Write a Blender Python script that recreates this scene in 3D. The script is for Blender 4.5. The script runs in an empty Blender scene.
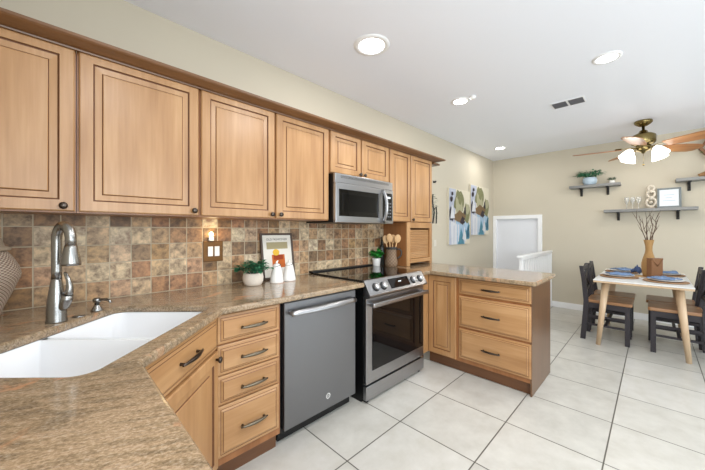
import bpy, bmesh, math, random
from mathutils import Vector, Matrix
R = math.radians
PI = math.pi
scene = bpy.context.scene
COL = scene.collection
random.seed(7)

def srgb(r, g, b):
    f = lambda c: (c / 255 / 12.92) if c / 255 <= .04045 else ((c / 255 + .055) / 1.055) ** 2.4
    return (f(r), f(g), f(b), 1.0)

# ------------------------------------------------------------------ camera, world, light, exposure
cam_d = bpy.data.cameras.new('camera')
cam = bpy.data.objects.new('camera', cam_d)
COL.objects.link(cam)
cam.location = (-1.565, -2.168, 1.27)
cam.rotation_euler = (R(90), 0, R(45.1 - 90))
cam_d.sensor_width = 36.0
cam_d.lens = 300.0 / 705 * 36
cam_d.shift_y = -4.0 / 705
cam_d.clip_start = .02
scene.camera = cam

vs = scene.view_settings
vs.view_transform = 'Standard'
vs.look = 'None'
vs.gamma = 1.0
vs.use_curve_mapping = False
vs.exposure = -0.32

world = bpy.data.worlds.new('world')
scene.world = world
world.use_nodes = True
wb = world.node_tree.nodes['Background']
wb.inputs[0].default_value = (.92, .96, 1.0, 1)
wb.inputs[1].default_value = 1.2

def area(name, loc, rot, sx, sy, watts, col):
    d = bpy.data.lights.new(name, 'AREA')
    d.shape = 'RECTANGLE'
    d.size, d.size_y, d.energy, d.color = sx, sy, watts, col
    o = bpy.data.objects.new(name, d)
    o.location = loc
    o.rotation_euler = rot
    COL.objects.link(o)
    return o
# daylight through the sliding door and the window behind the camera
area('daylight_sliding_door', (2.1, -4.70, 1.15), (R(90), 0, 0), 2.3, 2.0, 50, (.83, .925, 1.0))
area('daylight_front_window', (-.75, -4.70, 1.5), (R(90), 0, 0), 1.9, 1.3, 60, (.83, .925, 1.0))
area('added_side_fill', (-1.98, -3.3, 1.6), (R(90), 0, R(-90)), 1.7, 1.2, 92, (.83, .925, 1.0))  # unseen source on the side wall, added to brighten the peninsula fronts

# ------------------------------------------------------------------ materials
MATS = {}
def new_mat(name):
    m = bpy.data.materials.new(name)
    m.use_nodes = True
    nt = m.node_tree
    return m, nt, nt.nodes['Principled BSDF']

def plain(name, col, rough=.5, metal=0., spec=.5, noise=0., nscale=30., bump=0., bscale=200., emit=0., ecol=None, coat=0., trans=0., ior=1.45):
    m, nt, b = new_mat(name)
    N, L = nt.nodes, nt.links
    b.inputs['Base Color'].default_value = col
    b.inputs['Roughness'].default_value = rough
    b.inputs['Metallic'].default_value = metal
    b.inputs['Specular IOR Level'].default_value = spec
    b.inputs['Coat Weight'].default_value = coat
    b.inputs['Transmission Weight'].default_value = trans
    b.inputs['IOR'].default_value = ior
    if emit:
        b.inputs['Emission Color'].default_value = ecol or col
        b.inputs['Emission Strength'].default_value = emit
    tc = N.new('ShaderNodeTexCoord')
    if noise:
        n = N.new('ShaderNodeTexNoise'); n.inputs['Scale'].default_value = nscale; n.inputs['Detail'].default_value = 4
        L.new(tc.outputs['Object'], n.inputs['Vector'])
        mx = N.new('ShaderNodeMixRGB'); mx.blend_type = 'MIX'
        mx.inputs[1].default_value = tuple(c * (1 - noise) for c in col[:3]) + (1,)
        mx.inputs[2].default_value = tuple(min(1, c * (1 + noise)) for c in col[:3]) + (1,)
        L.new(n.outputs['Fac'], mx.inputs[0])
        L.new(mx.outputs[0], b.inputs['Base Color'])
    if bump:
        n2 = N.new('ShaderNodeTexNoise'); n2.inputs['Scale'].default_value = bscale; n2.inputs['Detail'].default_value = 3
        L.new(tc.outputs['Object'], n2.inputs['Vector'])
        bp = N.new('ShaderNodeBump'); bp.inputs['Strength'].default_value = bump; bp.inputs['Distance'].default_value = .002
        L.new(n2.outputs['Fac'], bp.inputs['Height'])
        L.new(bp.outputs['Normal'], b.inputs['Normal'])
    MATS[name] = m
    return m

def ramp(nt, stops):
    r = nt.nodes.new('ShaderNodeValToRGB')
    el = r.color_ramp.elements
    while len(el) > 1: el.remove(el[-1])
    el[0].position, el[0].color = stops[0]
    for p, c in stops[1:]:
        e = el.new(p); e.color = c
    return r

def wood(name, dark, mid, light, axis='z', rough=.33, fine=1., rand=.5, coat=.15):
    m, nt, b = new_mat(name)
    N, L = nt.nodes, nt.links
    tc = N.new('ShaderNodeTexCoord'); oi = N.new('ShaderNodeObjectInfo')
    add = N.new('ShaderNodeVectorMath'); add.operation = 'MULTIPLY_ADD'
    comb = N.new('ShaderNodeCombineXYZ')
    for i in range(3): L.new(oi.outputs['Random'], comb.inputs[i])
    add.inputs[1].default_value = (17., 31., 23.)
    L.new(comb.outputs[0], add.inputs[0]); L.new(tc.outputs['Object'], add.inputs[2])
    def nz(scale3, detail, rough_=.6):
        mp = N.new('ShaderNodeMapping'); mp.inputs['Scale'].default_value = scale3
        L.new(add.outputs[0], mp.inputs['Vector'])
        n = N.new('ShaderNodeTexNoise'); n.inputs['Scale'].default_value = 1; n.inputs['Detail'].default_value = detail
        n.inputs['Roughness'].default_value = rough_
        L.new(mp.outputs[0], n.inputs['Vector'])
        return n
    ax = {'x': 0, 'y': 1, 'z': 2}[axis]
    s1 = [60 * fine] * 3; s1[ax] = 3.0 * fine
    s2 = [9 * fine] * 3; s2[ax] = 1.6 * fine
    grain = nz(s1, 4); board = nz(s2, 2)
    mx = N.new('ShaderNodeMath'); mx.operation = 'MULTIPLY_ADD'; mx.inputs[1].default_value = .35
    ml = N.new('ShaderNodeMath'); ml.operation = 'MULTIPLY'; ml.inputs[1].default_value = .65
    L.new(board.outputs['Fac'], ml.inputs[0]); L.new(grain.outputs['Fac'], mx.inputs[0]); L.new(ml.outputs[0], mx.inputs[2])
    r = ramp(nt, [(.30, dark), (.5, mid), (.70, light)])
    L.new(mx.outputs[0], r.inputs[0])
    L.new(r.outputs[0], b.inputs['Base Color'])
    b.inputs['Roughness'].default_value = rough
    b.inputs['Coat Weight'].default_value = coat
    b.inputs['Coat Roughness'].default_value = .25
    MATS[name] = m
    return m

maple_d, maple_m, maple_l = srgb(156, 113, 71), srgb(174, 131, 87), srgb(190, 149, 105)
wood('maple_upright', maple_d, maple_m, maple_l, 'z')
wood('maple_level', maple_d, maple_m, maple_l, 'x')
plain('maple_glaze', srgb(104, 66, 38), .45, noise=.2, nscale=40)
wood('crown_wood', srgb(88, 58, 34), srgb(106, 72, 43), srgb(122, 84, 52), 'x')
wood('maple_box', srgb(128, 82, 46), srgb(146, 96, 56), srgb(160, 108, 66), 'z')
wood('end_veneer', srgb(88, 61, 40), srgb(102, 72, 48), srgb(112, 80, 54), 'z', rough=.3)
wood('toe_wood', srgb(88, 56, 34), srgb(104, 68, 42), srgb(116, 78, 50), 'x')
wood('table_wood', srgb(176, 148, 116), srgb(196, 168, 136), srgb(208, 184, 152), 'z', rough=.5)
wood('seat_wood', srgb(118, 80, 52), srgb(154, 112, 76), srgb(178, 138, 100), 'y', rough=.4)
wood('shelf_grey', srgb(112, 112, 112), srgb(134, 134, 132), srgb(150, 150, 147), 'y', rough=.55, coat=0)
wood('fan_wood', srgb(122, 78, 44), srgb(164, 108, 60), srgb(190, 136, 84), 'x', rough=.4)
wood('spoon_wood', srgb(178, 134, 86), srgb(204, 164, 116), srgb(220, 186, 142), 'z', rough=.6, coat=0)
wood('planter_wood', srgb(96, 62, 38), srgb(124, 84, 54), srgb(146, 104, 70), 'z', rough=.6, coat=0)
wood('twig_bark', srgb(62, 42, 30), srgb(86, 60, 44), srgb(104, 76, 58), 'z', rough=.8, coat=0)
plain('wall_paint', srgb(198, 189, 170), .6, noise=.015, nscale=3, bump=.08, bscale=260)
plain('ceiling_paint', srgb(241, 244, 251), .5, bump=.12, bscale=160)
plain('white_trim', srgb(240, 240, 240), .35)
plain('white_door', srgb(228, 229, 233), .4)
plain('bronze', srgb(84, 76, 70), .3, 1.0)
plain('pewter', srgb(112, 104, 90), .38, 1.0)
plain('brushed_nickel', srgb(158, 158, 156), .27, 1.0, noise=.08, nscale=60)
plain('knob_steel', srgb(206, 206, 207), .3, 1.0)
plain('chrome', srgb(214, 214, 214), .08, 1.0)
plain('black_slate', srgb(126, 126, 128), .36, .9, noise=.03, nscale=2)
plain('black_plastic', srgb(16, 16, 17), .35)
plain('black_glass', srgb(8, 8, 9), .04, 0, .6)
plain('oven_glass', srgb(10, 10, 11), .03, 0, .42)
plain('burner_ring', srgb(58, 58, 60), .2)
plain('black_iron', srgb(30, 29, 30), .5)
plain('dark_lines', srgb(40, 36, 32), .7)
plain('sink_white', srgb(242, 243, 245), .22, coat=.3)
plain('ceramic_white', srgb(236, 234, 230), .25, coat=.3)
plain('switch_white', srgb(244, 243, 240), .35)
plain('pale_plate', srgb(214, 207, 192), .4)
plain('pot_speckle', srgb(222, 210, 196), .55, noise=.16, nscale=120)
plain('pot_blue', srgb(172, 190, 204), .45, noise=.08, nscale=40)
plain('leaf_green', srgb(58, 116, 82), .5, noise=.35, nscale=60)
plain('leaf_bright', srgb(52, 150, 58), .45, noise=.3, nscale=60)
plain('leaf_grey', srgb(96, 120, 98), .6, noise=.3, nscale=60)
plain('moss', srgb(52, 140, 42), .8, noise=.35, nscale=80)
plain('soil', srgb(58, 42, 32), .9)
plain('brass', srgb(136, 120, 78), .25, 1.0, noise=.2, nscale=50)
plain('charcoal_paint', srgb(46, 42, 46), .5, noise=.12, nscale=25)
plain('plate_white', srgb(232, 234, 236), .3)
plain('napkin_blue', srgb(110, 134, 170), .85, noise=.14, nscale=70)
plain('napkin_navy', srgb(66, 84, 122), .85, noise=.2, nscale=70)
plain('cork_dark', srgb(54, 50, 46), .6)
plain('paper', srgb(226, 221, 210), .8)
plain('paper_white', srgb(222, 228, 232), .6)
plain('ink', srgb(44, 42, 40), .8)
plain('ink_pale', srgb(160, 180, 196), .8)
plain('poster_olive', srgb(168, 156, 120), .8)
plain('poster_orange', srgb(190, 98, 40), .8)
plain('poster_amber', srgb(150, 60, 26), .8)
plain('poster_yellow', srgb(226, 180, 62), .8)
plain('frame_dark', srgb(78, 62, 52), .45)
plain('frame_grey', srgb(112, 120, 122), .5, noise=.15, nscale=40)
plain('copper_plate', srgb(108, 74, 38), .42, .6, noise=.2, nscale=40)
plain('canvas_cream', srgb(212, 204, 184), .8, noise=.06, nscale=20)
plain('paint_lavender', srgb(176, 180, 194), .75, noise=.12, nscale=20)
plain('paint_olive', srgb(120, 120, 84), .75, noise=.25, nscale=24)
plain('paint_brown', srgb(116, 92, 62), .75, noise=.3, nscale=26)
plain('paint_sage', srgb(164, 160, 130), .75, noise=.2, nscale=24)
plain('paint_teal', srgb(74, 128, 146), .75, noise=.25, nscale=18)
plain('paint_paleblue', srgb(158, 182, 202), .75, noise=.18, nscale=18)
plain('paint_milk', srgb(204, 205, 208), .75, noise=.1, nscale=14)
plain('paint_deep', srgb(44, 88, 108), .75, noise=.25, nscale=18)
plain('paint_dark', srgb(52, 44, 50), .75, noise=.3, nscale=30)
plain('table_white', srgb(218, 219, 218), .35, noise=.03, nscale=20)
plain('vent_dark', srgb(104, 104, 108), .6)
plain('pale_ceramic', srgb(206, 196, 180), .6, noise=.3, nscale=60)
plain('lid_clay', srgb(158, 142, 122), .6, noise=.2, nscale=50)
plain('driftwood', srgb(150, 112, 74), .7, noise=.35, nscale=50)
plain('clear_glass', srgb(226, 226, 220), .05, 0, .5)
MATS['clear_glass'].node_tree.nodes['Principled BSDF'].inputs['Alpha'].default_value = .32
plain('bottle_glass', srgb(70, 70, 64), .06, 0, .5, trans=.4)
plain('lamp_disc', (1, 1, 1, 1), .5, emit=14, ecol=(1, .97, .92, 1))
plain('shade_glass', (1, 1, 1, 1), .4, emit=3.0, ecol=(1, .96, .9, 1))
plain('night_bulb', (1, .9, .7, 1), .4, emit=14, ecol=(1, .78, .42, 1))
plain('display_glow', (.8, .9, 1, 1), .4, emit=.5, ecol=(.85, .92, 1, 1))
plain('outside_ground', srgb(150, 160, 140), .9)

# brushed steel with faint streaks
def steel(name, col, rough, axis):
    m, nt, b = new_mat(name)
    N, L = nt.nodes, nt.links
    tc = N.new('ShaderNodeTexCoord'); mp = N.new('ShaderNodeMapping')
    s = [400, 400, 400]; s[axis] = 4
    mp.inputs['Scale'].default_value = s
    n = N.new('ShaderNodeTexNoise'); n.inputs['Scale'].default_value = 1
    L.new(tc.outputs['Object'], mp.inputs[0]); L.new(mp.outputs[0], n.inputs['Vector'])
    r = ramp(nt, [(.3, tuple(c * .88 for c in col[:3]) + (1,)), (.7, col)])
    L.new(n.outputs['Fac'], r.inputs[0]); L.new(r.outputs[0], b.inputs['Base Color'])
    b.inputs['Metallic'].default_value = 1
    b.inputs['Roughness'].default_value = rough
    MATS[name] = m
steel('stainless', srgb(172, 172, 174), .30, 0)

def granite():
    m, nt, b = new_mat('granite')
    N, L = nt.nodes, nt.links
    tc = N.new('ShaderNodeTexCoord')
    def mapped(rot, scale):
        mp = N.new('ShaderNodeMapping'); mp.vector_type = 'TEXTURE'; mp.inputs['Rotation'].default_value = (0, 0, R(rot)); mp.inputs['Scale'].default_value = tuple(1 / c for c in scale)
        L.new(tc.outputs['Object'], mp.inputs[0]); return mp
    def noise(vec, scale, detail, dist=0., rough_=.6):
        n = N.new('ShaderNodeTexNoise'); n.inputs['Scale'].default_value = scale; n.inputs['Detail'].default_value = detail
        n.inputs['Distortion'].default_value = dist; n.inputs['Roughness'].default_value = rough_
        L.new(vec.outputs[0], n.inputs['Vector']); return n
    streak = noise(mapped(-26, (5, 26, 14)), 1.0, 9, 1.0, .74)
    grain = noise(mapped(-26, (1, 1.7, 1.2)), 130, 4, .2, .72)
    fleck = N.new('ShaderNodeTexVoronoi'); fleck.inputs['Scale'].default_value = 150
    L.new(tc.outputs['Object'], fleck.inputs['Vector'])
    base = ramp(nt, [(.34, srgb(88, 75, 59)), (.44, srgb(122, 103, 78)), (.51, srgb(152, 128, 98)), (.58, srgb(168, 142, 112)), (.68, srgb(142, 134, 120))])
    L.new(streak.outputs['Fac'], base.inputs[0])
    gr = ramp(nt, [(.36, srgb(60, 52, 44)), (.47, srgb(134, 116, 94)), (.56, srgb(174, 154, 130)), (.68, srgb(204, 194, 180))])
    L.new(grain.outputs['Fac'], gr.inputs[0])
    mx = N.new('ShaderNodeMixRGB'); mx.inputs[0].default_value = .40
    L.new(base.outputs[0], mx.inputs[1]); L.new(gr.outputs[0], mx.inputs[2])
    vein = noise(mapped(8, (4.6, 8.0, 4)), 1.0, 5, 1.0, .6)
    vr = ramp(nt, [(.58, (0, 0, 0, 1)), (.67, (.65, .65, .65, 1))])
    L.new(vein.outputs['Fac'], vr.inputs[0])
    mx2 = N.new('ShaderNodeMixRGB'); mx2.inputs[2].default_value = srgb(198, 142, 104)
    L.new(vr.outputs[0], mx2.inputs[0]); L.new(mx.outputs[0], mx2.inputs[1])
    fr = ramp(nt, [(.0, (1, 1, 1, 1)), (.10, (0, 0, 0, 1))])
    L.new(fleck.outputs['Distance'], fr.inputs[0])
    mx3 = N.new('ShaderNodeMixRGB'); mx3.inputs[2].default_value = srgb(58, 50, 46)
    ml = N.new('ShaderNodeMath'); ml.operation = 'MULTIPLY'; ml.inputs[1].default_value = .45
    L.new(fr.outputs[0], ml.inputs[0]); L.new(ml.outputs[0], mx3.inputs[0]); L.new(mx2.outputs[0], mx3.inputs[1])
    L.new(mx3.outputs[0], b.inputs['Base Color'])
    b.inputs['Roughness'].default_value = .16
    b.inputs['Coat Weight'].default_value = .3
    b.inputs['Coat Roughness'].default_value = .06
    MATS['granite'] = m
granite()

def fract_line(nt, src, period, offset, half):
    """returns (cell index socket, 0/1 line mask socket)"""
    N, L = nt.nodes, nt.links
    a = N.new('ShaderNodeMath'); a.operation = 'SUBTRACT'; a.inputs[1].default_value = offset
    L.new(src, a.inputs[0])
    d = N.new('ShaderNodeMath'); d.operation = 'DIVIDE'; d.inputs[1].default_value = period
    L.new(a.outputs[0], d.inputs[0])
    fl = N.new('ShaderNodeMath'); fl.operation = 'FLOOR'; L.new(d.outputs[0], fl.inputs[0])
    fr = N.new('ShaderNodeMath'); fr.operation = 'FRACT'; L.new(d.outputs[0], fr.inputs[0])
    pp = N.new('ShaderNodeMath'); pp.operation = 'PINGPONG'; pp.inputs[1].default_value = .5
    L.new(fr.outputs[0], pp.inputs[0])
    mr = N.new('ShaderNodeMapRange'); mr.inputs['From Min'].default_value = half / period * .75; mr.inputs['From Max'].default_value = half / period * 1.25
    mr.inputs['To Min'].default_value = 1; mr.inputs['To Max'].default_value = 0
    L.new(pp.outputs[0], mr.inputs['Value'])
    return fl.outputs[0], mr.outputs[0]

def tiles(name, axes, periods, offsets, half, stops, grout, rough, inner, inner_scale, bump, world_pos=True, mix_inner=.35):
    m, nt, b = new_mat(name)
    N, L = nt.nodes, nt.links
    geo = N.new('ShaderNodeNewGeometry'); sep = N.new('ShaderNodeSeparateXYZ')
    L.new(geo.outputs['Position'], sep.inputs[0])
    i0, m0 = fract_line(nt, sep.outputs[axes[0]], periods[0], offsets[0], half)
    i1, m1 = fract_line(nt, sep.outputs[axes[1]], periods[1], offsets[1], half)
    mask = N.new('ShaderNodeMath'); mask.operation = 'MAXIMUM'; L.new(m0, mask.inputs[0]); L.new(m1, mask.inputs[1])
    cb = N.new('ShaderNodeCombineXYZ'); L.new(i0, cb.inputs[0]); L.new(i1, cb.inputs[1])
    wn = N.new('ShaderNodeTexWhiteNoise'); wn.noise_dimensions = '3D'; L.new(cb.outputs[0], wn.inputs['Vector'])
    r = ramp(nt, stops); r.color_ramp.interpolation = 'LINEAR'
    L.new(wn.outputs['Value'], r.inputs[0])
    off = N.new('ShaderNodeVectorMath'); off.operation = 'MULTIPLY_ADD'; off.inputs[1].default_value = (9, 9, 9)
    L.new(wn.outputs['Color'], off.inputs[0]); L.new(geo.outputs['Position'], off.inputs[2])
    n = N.new('ShaderNodeTexNoise'); n.inputs['Scale'].default_value = inner_scale; n.inputs['Detail'].default_value = 6
    n.inputs['Roughness'].default_value = .65; n.inputs['Distortion'].default_value = .15
    L.new(off.outputs[0], n.inputs['Vector'])
    ir = ramp(nt, inner); L.new(n.outputs['Fac'], ir.inputs[0])
    mx = N.new('ShaderNodeMixRGB'); mx.blend_type = 'OVERLAY'; mx.inputs[0].default_value = mix_inner
    L.new(r.outputs[0], mx.inputs[1]); L.new(ir.outputs[0], mx.inputs[2])
    mg = N.new('ShaderNodeMixRGB'); mg.inputs[2].default_value = grout
    L.new(mask.outputs[0], mg.inputs[0]); L.new(mx.outputs[0], mg.inputs[1])
    L.new(mg.outputs[0], b.inputs['Base Color'])
    b.inputs['Roughness'].default_value = rough
    inv = N.new('ShaderNodeMath'); inv.operation = 'MULTIPLY_ADD'; inv.inputs[1].default_value = -1; 
    sc = N.new('ShaderNodeMath'); sc.operation = 'MULTIPLY'; sc.inputs[1].default_value = .35
    L.new(n.outputs['Fac'], sc.inputs[0]); L.new(mask.outputs[0], inv.inputs[0]); L.new(sc.outputs[0], inv.inputs[2])
    bp = N.new('ShaderNodeBump'); bp.inputs['Strength'].default_value = bump; bp.inputs['Distance'].default_value = .003
    L.new(inv.outputs[0], bp.inputs['Height']); L.new(bp.outputs[0], b.inputs['Normal'])
    MATS[name] = m
tiles('travertine', (0, 2), (.0984, .0998), (-1.0466, .893), .0028,
      [(0, srgb(114, 88, 62)), (.14, srgb(172, 142, 106)), (.27, srgb(146, 104, 68)), (.4, srgb(190, 168, 136)), (.52, srgb(128, 100, 70)), (.64, srgb(160, 116, 82)), (.76, srgb(198, 182, 154)), (.88, srgb(152, 114, 64)), (1, srgb(102, 76, 54))],
      srgb(186, 170, 144), .5, [(.34, (.10, .07, .05, 1)), (.5, (.5, .5, .5, 1)), (.64, (.86, .84, .8, 1))], 26, .6, mix_inner=.72)
tiles('floor_tile', (0, 1), (.4905, .5), (1.0545, -1.4745), .0034,
      [(0, srgb(188, 185, 177)), (.5, srgb(194, 191, 183)), (1, srgb(200, 197, 190))],
      srgb(82, 78, 70), .3, [(.32, (.39, .39, .38, 1)), (.5, (.5, .5, .5, 1)), (.68, (.60, .60, .60, 1))], 6.0, .12, mix_inner=.5)

def weave(name, c1, c2, nu, nv, bump=.9):
    m, nt, b = new_mat(name)
    N, L = nt.nodes, nt.links
    tc = N.new('ShaderNodeTexCoord'); sep = N.new('ShaderNodeSeparateXYZ'); L.new(tc.outputs['Object'], sep.inputs[0])
    at = N.new('ShaderNodeMath'); at.operation = 'ARCTAN2'; L.new(sep.outputs[1], at.inputs[0]); L.new(sep.outputs[0], at.inputs[1])
    def wave(src, k):
        a = N.new('ShaderNodeMath'); a.operation = 'MULTIPLY'; a.inputs[1].default_value = k; L.new(src, a.inputs[0])
        s = N.new('ShaderNodeMath'); s.operation = 'SINE'; L.new(a.outputs[0], s.inputs[0]); return s.outputs[0]
    p = N.new('ShaderNodeMath'); p.operation = 'MULTIPLY'
    L.new(wave(at.outputs[0], nu), p.inputs[0]); L.new(wave(sep.outputs[2], nv), p.inputs[1])
    mr = N.new('ShaderNodeMapRange'); mr.inputs['From Min'].default_value = -.7; mr.inputs['From Max'].default_value = .7
    L.new(p.outputs[0], mr.inputs['Value'])
    mx = N.new('ShaderNodeMixRGB'); mx.inputs[1].default_value = c1; mx.inputs[2].default_value = c2
    L.new(mr.outputs[0], mx.inputs[0]); L.new(mx.outputs[0], b.inputs['Base Color'])
    bp = N.new('ShaderNodeBump'); bp.inputs['Strength'].default_value = bump; bp.inputs['Distance'].default_value = .004
    L.new(mr.outputs[0], bp.inputs['Height']); L.new(bp.outputs[0], b.inputs['Normal'])
    b.inputs['Roughness'].default_value = .7
    MATS[name] = m
weave('weave_pale', srgb(116, 92, 76), srgb(206, 188, 170), 46, 520)
weave('weave_tan', srgb(150, 106, 56), srgb(206, 164, 106), 22, 420)
weave('crock_pattern', srgb(92, 70, 54), srgb(152, 128, 102), 11, 180, .5)

def ringweave(name, c1, c2, k):
    m, nt, b = new_mat(name)
    N, L = nt.nodes, nt.links
    tc = N.new('ShaderNodeTexCoord'); sep = N.new('ShaderNodeSeparateXYZ'); L.new(tc.outputs['Object'], sep.inputs[0])
    cb = N.new('ShaderNodeCombineXYZ'); L.new(sep.outputs[0], cb.inputs[0]); L.new(sep.outputs[1], cb.inputs[1])
    ln = N.new('ShaderNodeVectorMath'); ln.operation = 'LENGTH'; L.new(cb.outputs[0], ln.inputs[0])
    a = N.new('ShaderNodeMath'); a.operation = 'MULTIPLY'; a.inputs[1].default_value = k; L.new(ln.outputs['Value'], a.inputs[0])
    s = N.new('ShaderNodeMath'); s.operation = 'SINE'; L.new(a.outputs[0], s.inputs[0])
    mr = N.new('ShaderNodeMapRange'); mr.inputs['From Min'].default_value = -1; L.new(s.outputs[0], mr.inputs['Value'])
    mx = N.new('ShaderNodeMixRGB'); mx.inputs[1].default_value = c1; mx.inputs[2].default_value = c2
    L.new(mr.outputs[0], mx.inputs[0]); L.new(mx.outputs[0], b.inputs['Base Color'])
    b.inputs['Roughness'].default_value = .75
    MATS[name] = m
ringweave('charger_weave', srgb(132, 98, 70), srgb(186, 150, 112), 700)
ringweave('jute_mat', srgb(176, 136, 92), srgb(206, 170, 124), 500)
M = MATS

# ------------------------------------------------------------------ mesh helpers
class MB:
    def __init__(s):
        s.bm = bmesh.new(); s.mats = []
    def mi(s, m):
        if m not in s.mats: s.mats.append(m)
        return s.mats.index(m)
    def box(s, x0, x1, y0, y1, z0, z1, m=None, bev=0., mtx=None, seg=2):
        if x1 < x0: x0, x1 = x1, x0
        if y1 < y0: y0, y1 = y1, y0
        if z1 < z0: z0, z1 = z1, z0
        t = bmesh.new()
        vs_ = [t.verts.new((x, y, z)) for x in (x0, x1) for y in (y0, y1) for z in (z0, z1)]
        for f in ((0, 1, 3, 2), (4, 6, 7, 5), (0, 4, 5, 1), (2, 3, 7, 6), (0, 2, 6, 4), (1, 5, 7, 3)):
            t.faces.new([vs_[i] for i in f])
        if bev:
            bmesh.ops.bevel(t, geom=list(t.edges), offset=bev, segments=seg, affect='EDGES', profile=.5)
        s.merge(t, m, mtx); return s
    def merge(s, t, m=None, mtx=None, smooth=False):
        k = s.mi(m) if m is not None else 0
        if mtx is not None: bmesh.ops.transform(t, matrix=mtx, verts=t.verts)
        mp = {}
        for v in t.verts: mp[v] = s.bm.verts.new(v.co)
        for f in t.faces:
            try: nf = s.bm.faces.new([mp[v] for v in f.verts])
            except ValueError: continue
            nf.material_index = k if m is not None else f.material_index
            nf.smooth = f.smooth or smooth
        t.free()
    def face(s, pts, m=None):
        f = s.bm.faces.new([s.bm.verts.new(p) for p in pts])
        if m is not None: f.material_index = s.mi(m)
        return f
    def lathe(s, prof, n=32, m=None, mtx=None, cap0=True, cap1=True, smooth=True):
        t = bmesh.new(); rings = []
        for r, z in prof:
            rings.append([t.verts.new((r * math.cos(2 * PI * i / n), r * math.sin(2 * PI * i / n), z)) for i in range(n)])
        for a, b in zip(rings, rings[1:]):
            for i in range(n):
                f = t.faces.new((a[i], a[(i + 1) % n], b[(i + 1) % n], b[i])); f.smooth = smooth
        if cap0: t.faces.new(list(reversed(rings[0])))
        if cap1: t.faces.new(rings[-1])
        s.merge(t, m, mtx); return s
    def tube(s, pts, rad, n=10, m=None, mtx=None, cap=True, flat=1.):
        pts = [Vector(p) for p in pts]
        if not isinstance(rad, (list, tuple)): rad = [rad] * len(pts)
        t = bmesh.new(); rings = []
        d0 = (pts[1] - pts[0]).normalized()
        u = d0.orthogonal().normalized()
        for i, p in enumerate(pts):
            d = (pts[min(i + 1, len(pts) - 1)] - pts[max(i - 1, 0)]).normalized()
            u = (u - d * u.dot(d)).normalized(); w = d.cross(u)
            rings.append([t.verts.new(p + (u * math.cos(2 * PI * k / n) + w * math.sin(2 * PI * k / n) * flat) * rad[i]) for k in range(n)])
        for a, b in zip(rings, rings[1:]):
            for k in range(n):
                f = t.faces.new((a[k], a[(k + 1) % n], b[(k + 1) % n], b[k])); f.smooth = True
        if cap:
            t.faces.new(list(reversed(rings[0]))); t.faces.new(rings[-1])
        s.merge(t, m, mtx); return s
    def prism(s, poly, z0, z1, m=None, bev=0., mtx=None, hole=None, seg=3):
        """polygon (x,y) extruded z0..z1, top and bottom rim bevelled; optional hole loop with the same vertex winding"""
        t = bmesh.new()
        def fill(z, flip):
            a = [t.verts.new((x, y, z)) for x, y in poly]
            loops = [a]
            if hole: loops.append([t.verts.new((x, y, z)) for x, y in hole])
            if not hole:
                t.faces.new(a if not flip else list(reversed(a)))
            else:
                eds = []
                for lp in loops:
                    for i in range(len(lp)): eds.append(t.edges.new((lp[i], lp[(i + 1) % len(lp)])))
                bmesh.ops.triangle_fill(t, edges=eds, use_beauty=True, use_dissolve=False)
            return loops
        A = fill(z0, True); B = fill(z1, False)
        for la, lb in zip(A, B):
            n = len(la)
            for i in range(n):
                t.faces.new((la[i], la[(i + 1) % n], lb[(i + 1) % n], lb[i]))
        bmesh.ops.recalc_face_normals(t, faces=t.faces)
        if bev:
            es = [e for e in t.edges if len(e.link_faces) == 2 and abs(e.verts[0].co.z - e.verts[1].co.z) < 1e-6 and
                  abs(e.link_faces[0].normal.z - e.link_faces[1].normal.z) > .5]
            bmesh.ops.bevel(t, geom=es, offset=bev, segments=seg, affect='EDGES', profile=.5)
        s.merge(t, m, mtx); return s
    def sphere(s, c, r, m=None, sc=(1, 1, 1), n=16, mtx=None):
        t = bmesh.new()
        bmesh.ops.create_uvsphere(t, u_segments=n, v_segments=max(6, n // 2), radius=r)
        for f in t.faces: f.smooth = True
        bmesh.ops.transform(t, matrix=Matrix.Translation(c) @ Matrix.Diagonal((*sc, 1)), verts=t.verts)
        s.merge(t, m, mtx); return s
    def build(s, name, mat=None, parent=None, mtx=None):
        me = bpy.data.meshes.new(name)
        bmesh.ops.recalc_face_normals(s.bm, faces=s.bm.faces) if getattr(s, 'recalc', True) else None
        s.bm.to_mesh(me); s.bm.free()
        ms = s.mats if s.mats else [mat]
        for k in ms: me.materials.append(M[k] if isinstance(k, str) else k)
        o = bpy.data.objects.new(name, me)
        COL.objects.link(o)
        if mtx is not None: o.matrix_local = mtx
        if parent: o.parent = parent
        return o

def tag(o, label, cat, group=None, kind=None):
    o['label'] = label
    if cat: o['category'] = cat
    if group: o['group'] = group
    if kind: o['kind'] = kind
    return o
def thing(name, label, cat, loc=(0, 0, 0), rz=0., group=None):
    o = bpy.data.objects.new(name, None)
    o.empty_display_size = .05
    COL.objects.link(o)
    o.location = loc; o.rotation_euler = (0, 0, rz)
    return tag(o, label, cat, group)
def struct(name, mb, mat=None):
    o = mb.build(name, mat); o['kind'] = 'structure'; return o
def copy_tree(o, parent=None):
    c = o.copy(); COL.objects.link(c); c.parent = parent
    for ch in [x for x in bpy.data.objects if x.parent == o]: copy_tree(ch, c)
    return c
def align(v):
    """matrix turning +z to direction v"""
    return Vector((0, 0, 1)).rotation_difference(Vector(v)).to_matrix().to_4x4()
T = Matrix.Translation

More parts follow.
